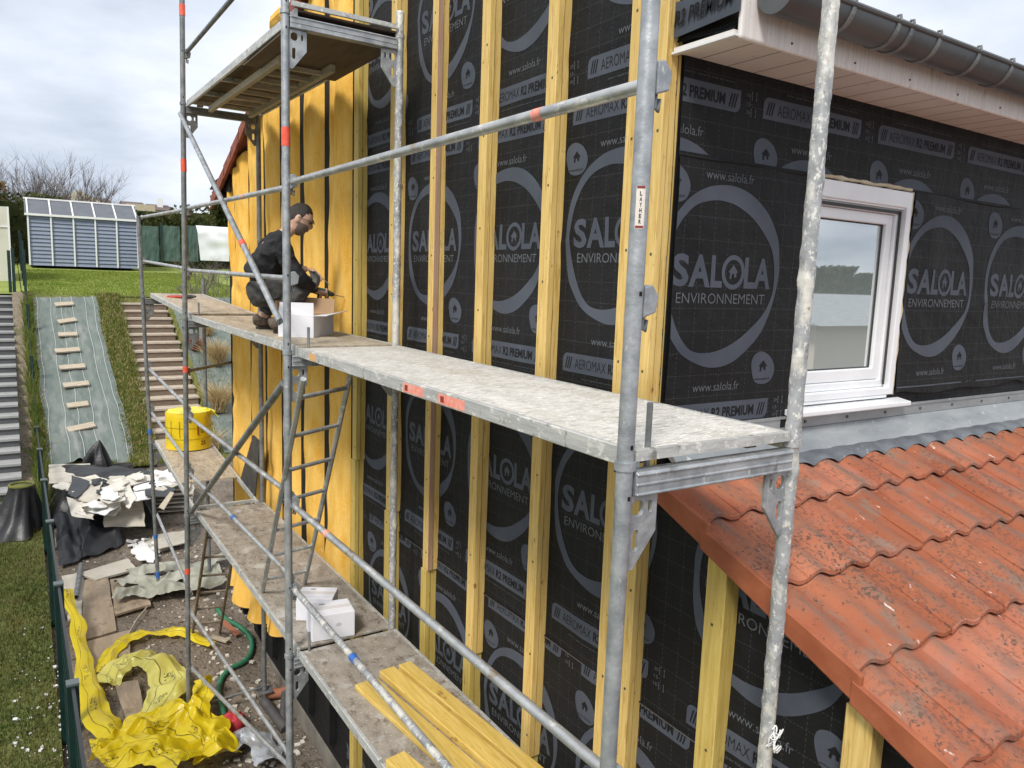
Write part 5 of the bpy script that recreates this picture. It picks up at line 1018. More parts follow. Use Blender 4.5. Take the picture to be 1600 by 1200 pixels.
def hand(w_, d, pn, curl, spread=1.0):       # wrist, direction, palm normal: a palm and five fingers
    w_ = Vector(w_); d = Vector(d).normalized(); pn = Vector(pn); pn = (pn-d*pn.dot(d)).normalized(); sd_ = d.cross(pn); out = []
    jt = {'w': (tuple(w_), .026), 'p': (tuple(w_+d*.05), (.036, .018)), 'k': (tuple(w_+d*.088), (.040, .015))}
    out.append(skinned(jt, [('w', 'p'), ('p', 'k')], 'w', 2))
    for i, (o_, ln) in enumerate(((-.030, .072), (-.010, .080), (.010, .076), (.029, .060))):
        b_ = w_+d*.080+sd_*o_; a = 0; pts = [b_]; dd = d+sd_*o_*2*spread
        for s, f in enumerate((.45, .30, .25)):
            a += curl*(.75 if s == 0 else 1.0)*(1+.10*i); v = (dd.normalized()*math.cos(a)+pn*math.sin(a)); pts.append(pts[-1]+v*ln*f)
        out.append(skinned({str(q): (tuple(p), (.0095, .0090, .0083, .0072)[q]) for q, p in enumerate(pts)}, [('0', '1'), ('1', '2'), ('2', '3')], '0', 2))
    b_ = w_+d*.028-sd_*.026; t1 = b_+(d*.6-sd_*.65+pn*.35).normalized()*.036; t2 = t1+(d*.85-sd_*.15+pn*.5).normalized()*.030; t3 = t2+(d*.8+sd_*.2+pn*.6).normalized()*.022
    out.append(skinned({'0': (tuple(b_), .013), '1': (tuple(t1), .011), '2': (tuple(t2), .010), '3': (tuple(t3), .008)}, [('0', '1'), ('1', '2'), ('2', '3')], '0', 2)); return out
hR = hand(J['wrR'], (.93, .30, -.12), (-.2, .95, .1), .62)
hL = hand(J['wrL'], (.80, -.30, -.45), (-.35, -.1, -.9), .42)
# head: an oval with brow, nose, lips, chin and ears
HC = Vector((.462, 4.352, .895)); HR = Matrix.Rotation(R(-16), 3, 'Z') @ Matrix.Rotation(R(24), 3, 'Y')
def head_pt(a, t, scale=1.0):
    x, y, z = math.sin(t)*math.cos(a), math.sin(t)*math.sin(a), math.cos(t)
    X, Y, Z = .098*x, .076*y, .122*z
    if z < 0: Y *= 1+.16*z; X *= 1+.05*z+(.05*max(0, x)*(-z))
    if x > 0:
        g_ = lambda cy, cz, sy_, sz: math.exp(-((Y-cy)/sy_)**2-((Z-cz)/sz)**2)
        X += .018*g_(0, -.022, .013, .016)+.010*g_(0, .000, .009, .022)+.006*g_(0, .028, .05, .010)-.010*(g_(.032, .008, .016, .012)+g_(-.032, .008, .016, .012))+.008*g_(0, -.056, .024, .008)+.010*g_(0, -.100, .028, .018)-.004*g_(0, -.068, .03, .006)
    else: X *= 1.08
    return HC+HR @ (Vector((X, Y, Z))*scale)
def head_grid(scale, a0, a1, t0, t1, na, nt_, f=None):
    mb = MB(); mb.grid(lambda u, v: (f or head_pt)(a0+(a1-a0)*u, t0+(t1-t0)*v, scale), na, nt_); return mb
hd = head_grid(1.0, -math.pi, math.pi, .02, math.pi-.02, 60, 44); hd.v = [tuple(v) for v in hd.v]
ears = MB()
for sg in (-1, 1):
    ears.grid(lambda u, v, sg=sg: HC+HR @ Vector((-.012+.020*math.sin(math.pi*v)*math.cos(6.283*u), sg*(.074+.010*math.sin(math.pi*v)*math.sin(6.283*u)), -.004+.032*math.cos(math.pi*v))), 14, 10)
body = fuse([core, (hd.v, hd.f), ([tuple(v) for v in ears.v], ears.f)]+hR+hL, .0055, 2).build('body', 'skin', worker, True)
def hair_f(a, t, s_): p = head_pt(a, t, s_); return p+Vector((0, 0, .004*mnoise.noise(Vector((p.x*90, p.y*90, p.z*40)))))
def hairline(a): c = math.cos(a); return (.92 if c > .62 else (1.12 if c > .28 else 1.30+(.28-c)*.72))+.05*math.sin(a*7)
hm = MB(); hm.grid(lambda u, v: hair_f(-math.pi+6.2832*u, .02+(hairline(-math.pi+6.2832*u)-.02)*v, 1.06-.045*v+.015*math.cos(-math.pi+6.2832*u)*(1-v)), 56, 16)
hm.grid(lambda u, v: hair_f(-math.pi+6.2832*u, hairline(-math.pi+6.2832*u)-.0, 1.015-.05*v), 56, 2); hm.build('hair', 'hair', worker, True)
bm_ = MB(); bm_.grid(lambda u, v: head_pt(R(-88)+R(176)*u, 1.93+.06*math.cos(u*12.56)-.25*abs(u-.5)*2+(2.95-1.93)*v, 1.03-.02*abs(2*v-1)), 40, 16); bm_.build('beard', 'beard', worker, True)
gl = MB(); HP = lambda x, y, z: HC+HR @ Vector((x, y, z))
for sg in (-1, 1):
    gl.tube([HP(.112-.012*abs(math.cos(k*.5236)), sg*.034+.023*math.cos(k*.5236), .008+.016*math.sin(k*.5236)) for k in range(13)], .0022, 6)
    gl.tube([HP(.098, sg*.058, .014), HP(.05, sg*.080, .014), HP(-.015, sg*.085, .010)], .0022, 6)
gl.tube([HP(.112, -.011, .012), HP(.115, 0, .016), HP(.112, .011, .012)], .0022, 6); gl.build('glasses', 'tool_black', worker, True)
for sg in (-1, 1):
    e_ = MB(); e_.grid(lambda u, v: HP(.082+.012*math.sin(math.pi*v)*math.cos(6.283*u), sg*.032+.013*math.sin(math.pi*v)*math.sin(6.283*u), .008+.009*math.cos(math.pi*v)), 12, 8); e_.build('eye', 'tool_black', worker, True)
    MB().tube([HP(.100, sg*.016, .028), HP(.100, sg*.034, .034), HP(.088, sg*.052, .029)], .0045, 6).build('eyebrow', 'hair', worker, True)
grow_ = lambda r_, d: tuple(q+d for q in r_) if isinstance(r_, tuple) else r_+d
jk = {n: (J[n], RB[n]+d_) for n, d_ in (('waist', .045), ('chest', .036), ('neckb', .030), ('shR', .030), ('elR', .022), ('shL', .030), ('elL', .022))}
jk['pel'] = ((.125, 4.38, .40), .155); jk['cR'] = (tuple(Vector(J['wrR']).lerp(Vector(J['elR']), .12)), .040); jk['cL'] = (tuple(Vector(J['wrL']).lerp(Vector(J['elL']), .12)), .040); jk['col'] = ((.362, 4.36, .775), .072)
for s in 'RL': jk['m'+s] = (tuple((Vector(J['sh'+s])+Vector(J['el'+s]))/2+Vector((-.01, 0, -.01))), .064)
jv, jf = skinned(jk, [('pel', 'waist'), ('waist', 'chest'), ('chest', 'neckb'), ('neckb', 'col'), ('chest', 'shR'), ('shR', 'mR'), ('mR', 'elR'), ('elR', 'cR'), ('chest', 'shL'), ('shL', 'mL'), ('mL', 'elL'), ('elL', 'cL')], 'chest', 2)
def wrinkle(vs, a, f): return [tuple(Vector(v)+Vector((mnoise.noise(Vector(v)*f), mnoise.noise(Vector(v)*f+Vector((9, 1, 3))), mnoise.noise(Vector(v)*f+Vector((2, 8, 5)))))*a) for v in vs]
ridged_ = lambda v, f: 1-abs(mnoise.noise(Vector((v[0]*f, v[1]*f*.5, v[2]*f*1.4))))*3.2
jm = fuse([(jv, jf)], .008, 2); jm.v = [tuple(Vector(v)+Vector((-.6, -.6, .5)).normalized()*.016*max(0, ridged_(v, 9))) for v in wrinkle(jm.v, .012, 12)]; jm.build('jacket', 'jacket', worker, True)
tk = {n: (J[n], RB[n]+d_) for n, d_ in (('pel', .065), ('hpR', .070), ('knR', .038), ('hpL', .070), ('knL', .038))}
for s in 'RL':
    tk['an'+s] = (tuple(Vector(J['an'+s])+Vector((.01, 0, .035))), .066); tk['t'+s] = (tuple((Vector(J['hp'+s])+Vector(J['kn'+s]))/2+Vector((0, 0, -.005))), .105); tk['s'+s] = (tuple((Vector(J['kn'+s])+Vector(J['an'+s]))/2), .080)
tk['belt'] = ((.125, 4.38, .43), .14)
tv, tf = skinned(tk, [('pel', 'belt'), ('pel', 'hpR'), ('hpR', 'tR'), ('tR', 'knR'), ('knR', 'sR'), ('sR', 'anR'), ('pel', 'hpL'), ('hpL', 'tL'), ('tL', 'knL'), ('knL', 'sL'), ('sL', 'anL')], 'pel', 2)
tm = fuse([(tv, tf)], .010, 2); tm.v = [tuple(Vector(v)+Vector((-.3, -.8, .3)).normalized()*.014*max(0, ridged_(v, 10))) for v in wrinkle(tm.v, .012, 14)]; trs = tm.build('trousers', 'trousers', worker, True)
for s in 'RL':
    k_ = Vector(J['kn'+s])+Vector((-.012, 0, -.01)); kp = MB(); kp.grid(lambda u, v: k_+Vector((-.005+.092*math.sin(math.pi*v*.5)*0+.092*math.cos(R(-60)+R(120)*u)*math.cos(R(-45)+R(100)*v), .080*math.sin(R(-60)+R(120)*u), .085*math.sin(R(-45)+R(100)*v))), 14, 12); kp.v = wrinkle(kp.v, .005, 14); kp.build('knee_patch', 'knee', trs, True) if s == 'R' else None
    b_ = {'a': (tuple(Vector(J['an'+s])+Vector((0, 0, .05))), .056), 'h': (J['he'+s], .046), 'm': (tuple((Vector(J['an'+s])+Vector(J['to'+s]))/2+Vector((0, 0, -.01))), (.052, .046)), 't': (J['to'+s], (.046, .036)), 'an': (J['an'+s], .054)}
    bv, bf = skinned(b_, [('a', 'an'), ('an', 'h'), ('an', 'm'), ('m', 't')], 'an', 2); bb = fuse([(bv, bf)], .008, 1); bb.v = [(x, y, max(z, .042)) for x, y, z in wrinkle(bb.v, .006, 30)]; bo = bb.build('boot', 'boot', worker, True)
    a, b = Vector(J['he'+s]), Vector(J['to'+s]); d = (b-a); d.z = 0; d.normalize(); n_ = Vector((-d.y, d.x, 0)); a = Vector((a.x, a.y, .032))+d*.025; b = Vector((b.x, b.y, .032))+d*.012
    MB().prism([a+n_*.036, a+d*.05+n_*.038, a.lerp(b, .6)+n_*.048, b-d*.02+n_*.036, b, b-d*.02-n_*.036, a.lerp(b, .6)-n_*.048, a+d*.05-n_*.038, a-n_*.036], (0, 0, .020)).build('sole', 'sole', bo)
# cordless drill held in his right hand
tip = Vector((.855, 4.435, .303)); base = Vector((.585, 4.345, .355)); dv = (tip-base).normalized()
drl = thing('cordless_drill', 'teal and black cordless drill in the worker\'s right hand, bit against the insulation', 'drill', base)
MB().tube([base, base+dv*.01, base+dv*.12, base+dv*.135], [.022, .030, .030, .024], 14).build('motor_casing', 'teal', drl, True)
MB().tube([base+dv*.135, base+dv*.165, base+dv*.185], [.022, .019, .009], 12).build('chuck', 'tool_black', drl, True)
MB().tube([base+dv*.183, tip], .0035, 8).build('bit', 'galv', drl)
MB().tube([base+dv*.045, base+dv*.035-Zv*.07, base+dv*.025-Zv*.115], [.020, .019, .021], 10).build('grip', 'tool_black', drl, True)
MB().box(base+dv*.03-Zv*.135, (.095, .06, .045)).build('battery', 'tool_black', drl)
w_ = Vector(J['wrL'])+Vector((.10, -.05, -.075)); MB().tube([w_, w_+Vector((.055, -.01, -.05))], .0035, 6).tube([w_+Vector((-.003, 0, .003)), w_+Vector((-.007, .001, .006))], .007, 8).build('screw', 'galv', None, label='steel screw between the fingers of the worker\'s left hand', category='screw')

# ------------------------------------------------------------------ the building site floor
def pln(px, zs):
    zs = zs if isinstance(zs, (list, tuple)) else [zs]*len(px)
    return [at_Z(u, v, z) for (u, v), z in zip(px, zs)]
def slabp(name, label, px, zs, m, th=.0125, cat='board', group=None, jag=0.0):
    P = pln(px, zs); Q = []
    for i, p in enumerate(P):
        q = P[(i+1) % len(P)]; Q.append(p)
        if jag:
            for f in (.22, .41, .63, .82): r_ = p.lerp(q, f); Q.append(r_+Vector((random.gauss(0, jag), random.gauss(0, jag), 0)))
    n = (P[1]-P[0]).cross(P[2]-P[0]).normalized(); n = n if n.z > 0 else -n
    kw = dict(label=label, category=cat)
    if group: kw['group'] = group
    return MB().prism(Q, -n*th).build(name, m, None, **kw)
def crumple(name, fn, nu, nv, m, label, cat, group=None, uvs=None, thick=0.0):
    mb = MB().grid(fn, nu, nv); kw = dict(label=label, category=cat)
    if group: kw['group'] = group
    o = mb.build(name, m, None, True, **kw); ul_ = o.data.uv_layers.new(name='UVMap'); su, sv_ = uvs or (1, 1)
    w_ = nv+1; uv = []
    for lp in o.data.loops: i = lp.vertex_index; uv += [(i//w_)/nu*su, (i % w_)/nv*sv_]
    ul_.data.foreach_set('uv', uv); return o
def catm(P, t):
    n = len(P)-1; s = min(t*n, n-1e-6); i = int(s); f = s-i; a, b, c, d = P[max(i-1, 0)], P[i], P[i+1], P[min(i+2, n)]
    return .5*((2*b)+(c-a)*f+(2*a-5*b+4*c-d)*f*f+(3*b-a-3*c+d)*f**3)
def ridged(v): return 1-abs(mnoise.noise(v))*2
def ribbon(label, px, zs, wds, m, amp=.05, seed=0, nu=90, nv=22, uvs=None, tilt=0.0, group='discarded yellow bag film'):
    C = [at_G(u, v)+Vector((0, 0, zo)) for (u, v), zo in zip(px, zs)]
    def f(u, v):
        c = catm(C, u); d = (catm(C, min(1, u+.01))-catm(C, max(0, u-.01))); d.z = 0; d.normalize(); sd_ = Vector((-d.y, d.x, 0)); w_ = float(np.interp(u*(len(wds)-1), range(len(wds)), wds)); s = v-.5
        p = c+sd_*w_*s; q = Vector((p.x*5+seed*7, p.y*5, seed)); h = amp*(ridged(q*.55)*.7+ridged(q*1.2)*.34+ridged(q*2.6)*.08)+.05*math.cos(s*3.1)*w_/.3+tilt*s
        e = mnoise.noise(Vector((u*14, v*2, seed+4)))*.03
        r_ = p+sd_*e+Vector((mnoise.noise(q*.8+Vector((3, 3, 3)))*amp*.7, mnoise.noise(q*.8+Vector((7, 1, 3)))*amp*.7, h)); r_.z = max(r_.z, hgt(r_.x, r_.y)+bump(r_.x, r_.y)+.02+.01*abs(s)); return r_
    cv = m == 'canvas'; return crumple('canvas_sheet' if cv else 'plastic_film', f, nu, nv, m, label, 'canvas' if cv else 'plastic film', group, uvs or (len(px)*.8, 1))
G0 = 0.0
ribbon('long yellow film strand lying along the foot of the green fence', [(103, 968), (122, 1000), (130, 1045), (138, 1085), (150, 1125), (172, 1160), (215, 1185), (270, 1196)], [.35, .22, .12, .08, .08, .08, .10, .12], [.16, .12, .15, .20, .26, .26, .28, .25], 'film', .05, 1, 110, 22)
ribbon('looped yellow film band reaching the foot of the third scaffold frame', [(160, 1062), (172, 1030), (200, 1008), (235, 998), (268, 994), (300, 1002), (332, 1018)], [G0+.04]*7, [.16, .20, .20, .18, .17, .18, .12], 'film', .05, 2, 100, 20)
ribbon('pale creased yellow film curled in the middle of the loop', [(168, 1085), (182, 1062), (212, 1048), (248, 1060), (262, 1088), (252, 1120), (232, 1150)], [G0+.05, G0+.08, G0+.1, G0+.12, G0+.12, G0+.1, G0+.06], [.26, .26, .24, .38, .42, .36, .22], 'film_pale', .09, 3, 100, 26)
ribbon('crumpled yellow film heap at the bottom edge of the photo', [(140, 1200), (190, 1192), (240, 1165), (290, 1160), (330, 1185), (350, 1215)], [G0+.12, G0+.12, G0+.14, G0+.14, G0+.12, G0+.1], [.40, .46, .50, .48, .46, .36], 'film', .16, 4, 110, 46, (3.2, 1.6))
ribbon('upright crumpled yellow film between the loop and the red net bag', [(300, 1170), (312, 1140), (318, 1110), (312, 1090)], [G0+.1, G0+.16, G0+.20, G0+.16], [.34, .30, .22, .10], 'film', .12, 5, 50, 30, (1.6, 1))
ribbon('short yellow film fold nearest the camera, beside the fence', [(160, 1235), (205, 1215), (250, 1220), (300, 1235)], [G0+.2]*4, [.35, .45, .45, .4], 'film', .13, 6, 60, 36, (2, 1.4))
# scrap boards trodden into the path
gb = 'boards trodden into the path'
for k, (px, m, lb) in enumerate([([(96, 900), (132, 893), (128, 962), (106, 968)], 'board_grey', 'pale trodden board against the fence, the farthest in its row'), ([(132, 906), (168, 900), (182, 985), (126, 1002)], 'ground_board', 'brown trodden board under the grey metal tube'), ([(128, 1004), (202, 984), (206, 1052), (150, 1058)], 'ground_board', 'broad brown trodden board between the yellow strand and the loop'), ([(122, 896), (200, 872), (214, 888), (150, 906)], 'board_grey', 'sandy board lying crosswise below the charcoal membrane'), ([(172, 905), (228, 900), (236, 944), (180, 960)], 'ground_board', 'worn board half under the pale canvas'), ([(112, 970), (128, 966), (132, 1000), (120, 1002)], 'board_grey', 'small pale board beside the tip of the yellow strand'), ([(180, 1068), (215, 1062), (232, 1148), (205, 1150)], 'ground_board', 'brown board showing inside the pale film curl'), ([(262, 1122), (330, 1104), (334, 1113), (272, 1134)], 'ground_board', 'wooden sole board under the foot of the third scaffold frame')]):
    z = [float(at_G(u, v).z)+.035+.006*k for u, v in px]; slabp('ground_board', lb, px, z, m, .03, 'board', gb, .006)
t0, t1 = at_G(127, 892)+Vector((0, 0, .09)), at_G(119, 944)+Vector((0, 0, .09))
tb = MB().tube([t0, t1], .032, 16, False).tube([t1, t0], .027, 16, False).build('metal_tube', 'galv_dark', None, 'auto', label='grey metal tube lying on the path by the fence', category='tube')
# pale canvas folded on the soil
for lb, px, wd, sd_ in (('back fold of the dirty pale canvas heaped under the lower deck', [(200, 912), (240, 902), (290, 898), (348, 884)], .34, 21), ('front fold of the dirty pale canvas heaped under the lower deck', [(178, 944), (225, 938), (280, 930), (350, 916)], .36, 22), ('twisted middle fold of the dirty pale canvas, ending in a loop at the left', [(190, 926), (215, 914), (255, 918), (300, 912), (345, 902)], .26, 23)):
    ribbon(lb, px, [.05]*len(px), [wd*.8, wd, wd*1.1, wd], 'canvas', .11, sd_, 80, 24, group='folded canvas')
bpy.context.view_layer.update()
cable = [at_G(u, v)+Vector((0, 0, .06)) for u, v in ((272, 914), (246, 930), (230, 955), (214, 975), (200, 1000), (192, 1022))]
MB().tube([catm(cable, i/30) for i in range(31)], .008, 6).build('cable', 'grey_wood', None, True, label='thin pale cable curving from the canvas to the yellow loop', category='cable')
hz_ = [at_G(u, v)+Vector((0, 0, .05)) for u, v in ((338, 955), (352, 972), (376, 986), (392, 1004), (392, 1026), (380, 1041), (360, 1051), (346, 1068), (342, 1090), (347, 1112), (350, 1124))]
MB().tube([catm(hz_, i/70) for i in range(71)], .030, 12).build('hose', 'hose', None, True, label='green hose snaking over the soil beside the wall foot', category='hose')
# drain pieces and rubbish near the wall
p, q = at_G(414, 1096)+Vector((0, 0, .08)), at_G(440, 1093)+Vector((0, 0, .08)); MB().tube([p, q], .055, 16).tube([q, q+(q-p).normalized()*.05], .065, 16).build('clay_pipe', 'brick', None, 'auto', label='short terracotta pipe stub by the second scaffold pole', category='pipe')
p, q, r_ = at_G(412, 1104)+Vector((0, 0, .07)), at_G(440, 1138)+Vector((0, 0, .05)), at_G(446, 1098)+Vector((0, 0, .12))
MB().tube([p, q], .055, 14).tube([r_, q+Vector((.02, .02, 0))], .045, 14).tube([q, q+(q-p).normalized()*.10], .064, 14).build('drain_pipe', 'pipe', None, 'auto', label='dark forked drain pipe lying in the trench beside the wall', category='pipe')
c = at_G(364, 1142)
crumple('net_bag', lambda u, v: Vector((c.x+(.13+.03*mnoise.noise(Vector((u*9, v*9, 1))))*math.cos(6.283*u)*max(0, math.sin(3.1416*v))**.6, c.y+.12*math.sin(6.283*u)*max(0, math.sin(3.1416*v))**.6, c.z+.09-.10*math.cos(3.1416*v)+.03*mnoise.noise(Vector((u*12, v*12, 3))))), 40, 20, 'red_bag', 'small red net bag lying beside the green hose', 'bag')
ribbon('crumpled silver grey film beside the red net bag at the bottom edge', [(352, 1200), (372, 1172), (392, 1168), (415, 1195), (420, 1215)], [.06]*5, [.2, .28, .30, .3, .2], 'silver', .10, 9, 50, 26, group=None)
for k, (u, v, du, dv_, lb) in enumerate([(348, 976, 24, 22, 'short orange brown offcut below the ladder foot'), (330, 1000, 26, 8, 'thin wood offcut beside the hose')]):
    a, b = at_G(u, v)+Vector((0, 0, .05)), at_G(u+du, v+dv_)+Vector((0, 0, .05)); MB().beam(a, b, .07, .02).build('wood_offcut', 'brick' if k == 0 else 'grey_wood', None, label=lb, category='offcut')
# white board leaning at the wall foot
slabp('white_panel', 'narrow white panel leaning at the wall foot behind the third inner pole', [(457, 1000), (463, 1000), (464, 1040), (458, 1030)], [-3.2, -3.2, -3.9, -3.9], 'plaster_white', .02, 'panel')
# heap of broken plasterboard on black plastic
def mound(u, v):
    px = (80+166*u, 782+46*v); p = at_Z(px[0], px[1], -3.62); e = min(u, 1-u, v, 1-v)
    return Vector((p.x, p.y, hgt(p.x, p.y)+.02+(.62*(1-math.exp(-e/.10)))*(1-.3*v)+.05*mnoise.noise(Vector((u*7, v*7, 2)))*min(1, e*10)))
crumple('black_plastic', mound, 50, 40, 'tarp', 'black plastic sheet under the plasterboard heap', 'plastic sheet')
def charc(u, v):
    a, b, c2, d = pln([(84, 822), (192, 818), (196, 858), (92, 892)], -3.72); p = a.lerp(b, u).lerp(d.lerp(c2, u), v); e = min(u, 1-u, v, 1-v); q = Vector((u*3.2, v*3.2, 5))
    return Vector((p.x+.10*mnoise.noise(q), p.y+.10*mnoise.noise(q+Vector((4, 4, 4))), hgt(p.x, p.y)+.05+.26*max(0, ridged(q*.9)-.15)*min(1, e*6)+.04*mnoise.noise(q*3)+.10*(1-v)))
crumple('membrane_offcut', charc, 60, 50, 'tarp2', 'crumpled charcoal membrane dumped in front of the plasterboard heap', 'membrane offcut')
ct = at_Z(150, 688, -2.72); cbz = hgt(ct.x, ct.y-.2)
def cone(u, v):
    a = 6.283*u; r_ = .012+.25*v**.8*(1+.30*math.sin(4*a+1)+.20*math.sin(7*a+3)*v+.35*mnoise.noise(Vector((math.cos(a)*1.6, math.sin(a)*1.6, v*2)))); return Vector((ct.x+.05*(1-v)**2+r_*math.cos(a), ct.y+r_*math.sin(a)*.8, ct.z-(ct.z-cbz)*v*.98+.03*math.sin(5*a)*v))
crumple('draped_tarp', cone, 72, 24, 'tarp', 'black tarp draped to a point behind the plasterboard heap', 'tarpaulin')
c = at_Z(193, 731, -3.12); MB().tube([(c.x, c.y, c.z-.10), (c.x, c.y, c.z+.06)], .16, 20, False).tube([(c.x, c.y, c.z+.055), (c.x, c.y, c.z-.1)], .13, 20, False).tube([(c.x, c.y, c.z-.11), (c.x, c.y, c.z-.07)], .17, 20).build('plastic_tub', 'pipe', None, 'auto', label='low dark round tub behind the heap, right of the pointed tarp', category='tub')
gp = 'broken plasterboard heap'
big = [([(76, 726), (141, 724), (141, 752), (76, 755)], [-2.95]*4, 'board_grey', 'large intact beige board lying at the back left of the heap'),
       ([(162, 786), (222, 776), (227, 822), (163, 823)], [-3.05, -3.05, -3.36, -3.36], 'board_grey', 'big rectangular board hanging over the front of the heap'),
       ([(104, 776), (150, 790), (146, 812), (112, 806)], [-3.02, -3.02, -3.18, -3.2], 'plaster', 'torn board drooping at the front left of the heap'),
       ([(128, 792), (186, 780), (190, 795), (180, 806), (134, 800)], [-2.98, -2.97, -3.08, -3.14, -3.12], 'plaster', 'torn board drooping over the front middle of the heap'),
       ([(112, 768), (160, 752), (156, 772), (150, 788), (118, 780)], [-2.93, -2.90, -2.95, -3.0, -2.99], 'board_grey', 'ragged board tilted on top of the heap, beside the charcoal flap'),
       ([(158, 762), (198, 748), (212, 776), (202, 794), (186, 778)], [-2.90, -2.88, -2.95, -3.04, -2.98], 'plaster', 'long ragged piece pointing down from the top of the heap'),
       ([(160, 764), (180, 762), (188, 776), (178, 781), (158, 778)], [-2.88]*5, 'plaster_white', 'bright white scrap on the middle of the heap'),
       ([(112, 742), (140, 752), (136, 762), (118, 778), (106, 772)], [-2.86, -2.88, -2.9, -2.95, -2.95], 'tarp2', 'charcoal flap folded over the boards on the left of the heap'),
       ([(178, 750), (236, 735), (240, 748), (190, 762)], [-2.92]*4, 'plaster', 'long strip across the back of the heap'),
       ([(204, 752), (262, 733), (266, 748), (236, 762), (210, 766)], [-2.95]*5, 'plaster_white', 'white board corner at the back right of the heap'),
       ([(206, 768), (238, 762), (236, 778), (212, 782)], [-2.98]*4, 'plaster_white', 'white scrap right of the long ragged piece'),
       ([(210, 858), (262, 812), (296, 822), (290, 848), (236, 866)], [-3.62, -3.66, -3.68, -3.72, -3.66], 'plaster', 'wide torn board flat on the soil right of the heap'),
       ([(238, 836), (290, 828), (296, 846), (246, 858)], [-3.6]*4, 'board_grey', 'second flat board on the soil, half over the wide torn one'),
       ([(204, 862), (222, 846), (246, 866), (240, 878), (216, 874)], [-3.62]*5, 'plaster_white', 'white crumpled plaster lump in front of the flat boards'),
       ([(248, 792), (266, 768), (272, 770), (256, 796)], [-3.0, -2.9, -2.9, -3.0], 'grey_wood', 'grey batten stuck upright in the right side of the heap')]
for px, zs_, m, lb in big: slabp('plasterboard_piece', lb, px, zs_, m, .014, 'plasterboard piece', gp, .012 if m != 'grey_wood' else 0)
for k in range(9):
    v = 806-6.2*k; z = -3.55+.062*k; u0 = 236+random.uniform(-6, 10); u1 = 296+random.uniform(-12, 6)
    slabp('plasterboard_piece', 'sheet in the layered stack of boards right of the heap', [(u0, v), (u1, v-4+random.uniform(-3, 3)), (u1+2, v-18), (u0+4, v-14)], [z+random.uniform(-.01, .01) for _ in range(4)], random.choice(['plaster', 'board_grey', 'plaster']), .016, 'plasterboard piece', 'layered stack right of the heap', .008)
for k in range(24):
    f = random.random(); u = random.uniform(90, 262); v = random.uniform(742, 796) if u < 225 else random.uniform(738, 770); z = -2.93-.0042*max(0, v-768)+random.uniform(-.03, .05); a = random.uniform(0, 3.14); s = random.uniform(12, 32)
    px = [(u+s*math.cos(a+t)*random.uniform(.7, 1.1), v+s*.42*math.sin(a+t)*random.uniform(.7, 1.1)) for t in (0, 1.3, 2.4, 3.6, 4.9)]
    slabp('plasterboard_piece', 'small torn plasterboard scrap lying loose in the heap', px, [z+random.uniform(-.05, .05) for _ in px], random.choice(['plaster', 'plaster', 'board_grey', 'plaster_white', 'tarp2']), .012, 'plasterboard piece', 'loose scraps in the heap', .01)
for k in range(16):
    u = random.uniform(190, 250); v = random.uniform(846, 878); p = at_G(u, v); MB().box((p.x, p.y, p.z+.05), (random.uniform(.04, .12), random.uniform(.04, .1), .03), Matrix.Rotation(random.uniform(0, 3), 3, 'Z') @ Matrix.Rotation(random.uniform(-.6, .6), 3, 'X')).build('plaster_lump', 'plaster_white', None, label='white plaster lump scattered in front of the heap', category='plaster lump', group='plaster lumps in front of the heap')
# black bundle behind the drum
c = at_Z(342, 690, -3.3)
crumple('black_bundle', lambda u, v: Vector((c.x+(.30+.08*math.sin(4*6.283*u))*math.cos(6.283*u)*max(0, math.sin(3.1416*(.1+.9*v)))**.7, c.y+.28*math.sin(6.283*u)*max(0, math.sin(3.1416*(.1+.9*v)))**.7, c.z+.55*math.cos(3.1416*v*.55)-.25+.04*mnoise.noise(Vector((u*8, v*6, 1))))), 40, 20, 'tarp', 'black plastic bundle behind the yellow drum', 'bundle')
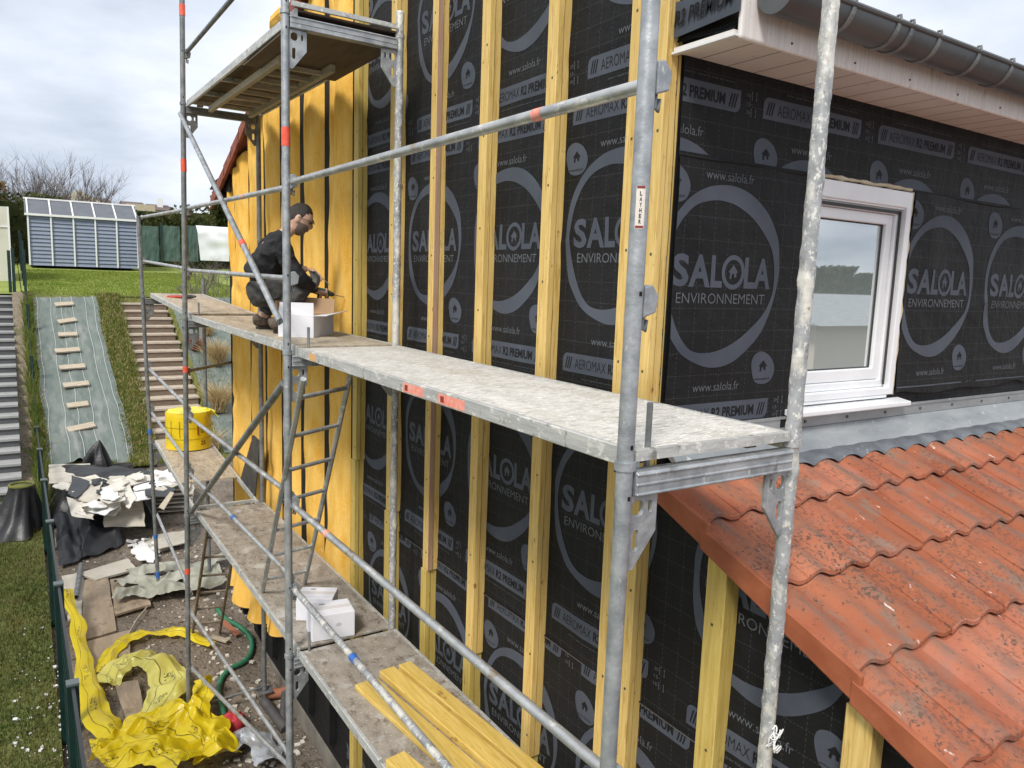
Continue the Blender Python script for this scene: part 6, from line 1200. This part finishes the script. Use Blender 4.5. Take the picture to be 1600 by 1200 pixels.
# neighbour's draped black sheet with a ring on top
c = at_G(36, 842); zt_ = at_Y(38, 758, c.y+.3).z
def drape(u, v):
    a = 6.283*u; f = v**1.6; r_ = .17+.14*f*(1+.6*math.sin(4*a+2)+.5*mnoise.noise(Vector((math.cos(a)*2, math.sin(a)*2, v*2))))+.030*math.sin(9*a+v*2)*v**.7+.26*f*max(0, -math.cos(a-.5)); return Vector((c.x+.02+r_*math.cos(a), c.y+.30+r_*math.sin(a), zt_-(zt_-c.z-.04)*v))
crumple('draped_sheet', drape, 80, 26, 'tarp', 'black sheet draped over a barrel on the neighbouring plot', 'tarpaulin')
MB().tube([(c.x+.02+.16*math.cos(a), c.y+.30+.16*math.sin(a), zt_+.01) for a in [6.2832*i/24 for i in range(25)]], .022, 8).tube([(c.x+.02, c.y+.3, zt_-.03), (c.x+.02, c.y+.3, zt_)], .15, 20).build('barrel_rim', 'verge', None, True, label='mossy round rim on top of the black draped barrel', category='barrel')
# what lies behind the camera and only shows in the window pane
nb = thing('neighbour_house', 'low white neighbour house with grey roof, seen only as a reflection in the window', 'house', (19, -12, -4.3))
MB().bx(15.5, 25, -15, -8.5, -4.3, -.35).build('wall', 'far_wall', nb); MB().prism([(15.1, -8.1, -.4), (15.1, -11.7, .35), (15.1, -15.4, -.4)], (10.3, 0, 0)).build('roof', 'zinc', nb); MB().bx(11.2, 12.9, -13, -10, -4.3, -1.2).build('porch', 'white_tarp', nb)
leaves('distant_trees', [(70, 110, -90, -34, -4, .0), (84, 87, -58, -54, -4, 3.2), (96, 99, -60, -57, -4, 2.6)], 7000, .6, 'hedge', None, label='far row of trees seen only as a reflection in the window', category='tree row', kind='stuff')
# knot of wire hanging from the near inner pole, pencil marks on the near short stud
kp = at_Y(1190, 1150, 0.0); kp = Vector((.73-.012, -.03, kp.z)); pts = []
for i in range(60):
    a = i*.55; pts.append(kp+Vector((.020*math.sin(a*1.3)+.006*math.sin(i*2.1), -.012+.014*math.cos(a*.9), .034*math.cos(a*.61)+.012*math.sin(i*1.7))))
MB().tube([catm(pts, i/240) for i in range(241)], .0022, 5).build('wire_knot', 'plaster_white', None, True, label='knot of pale wire tied round the near inner scaffold pole', category='wire')
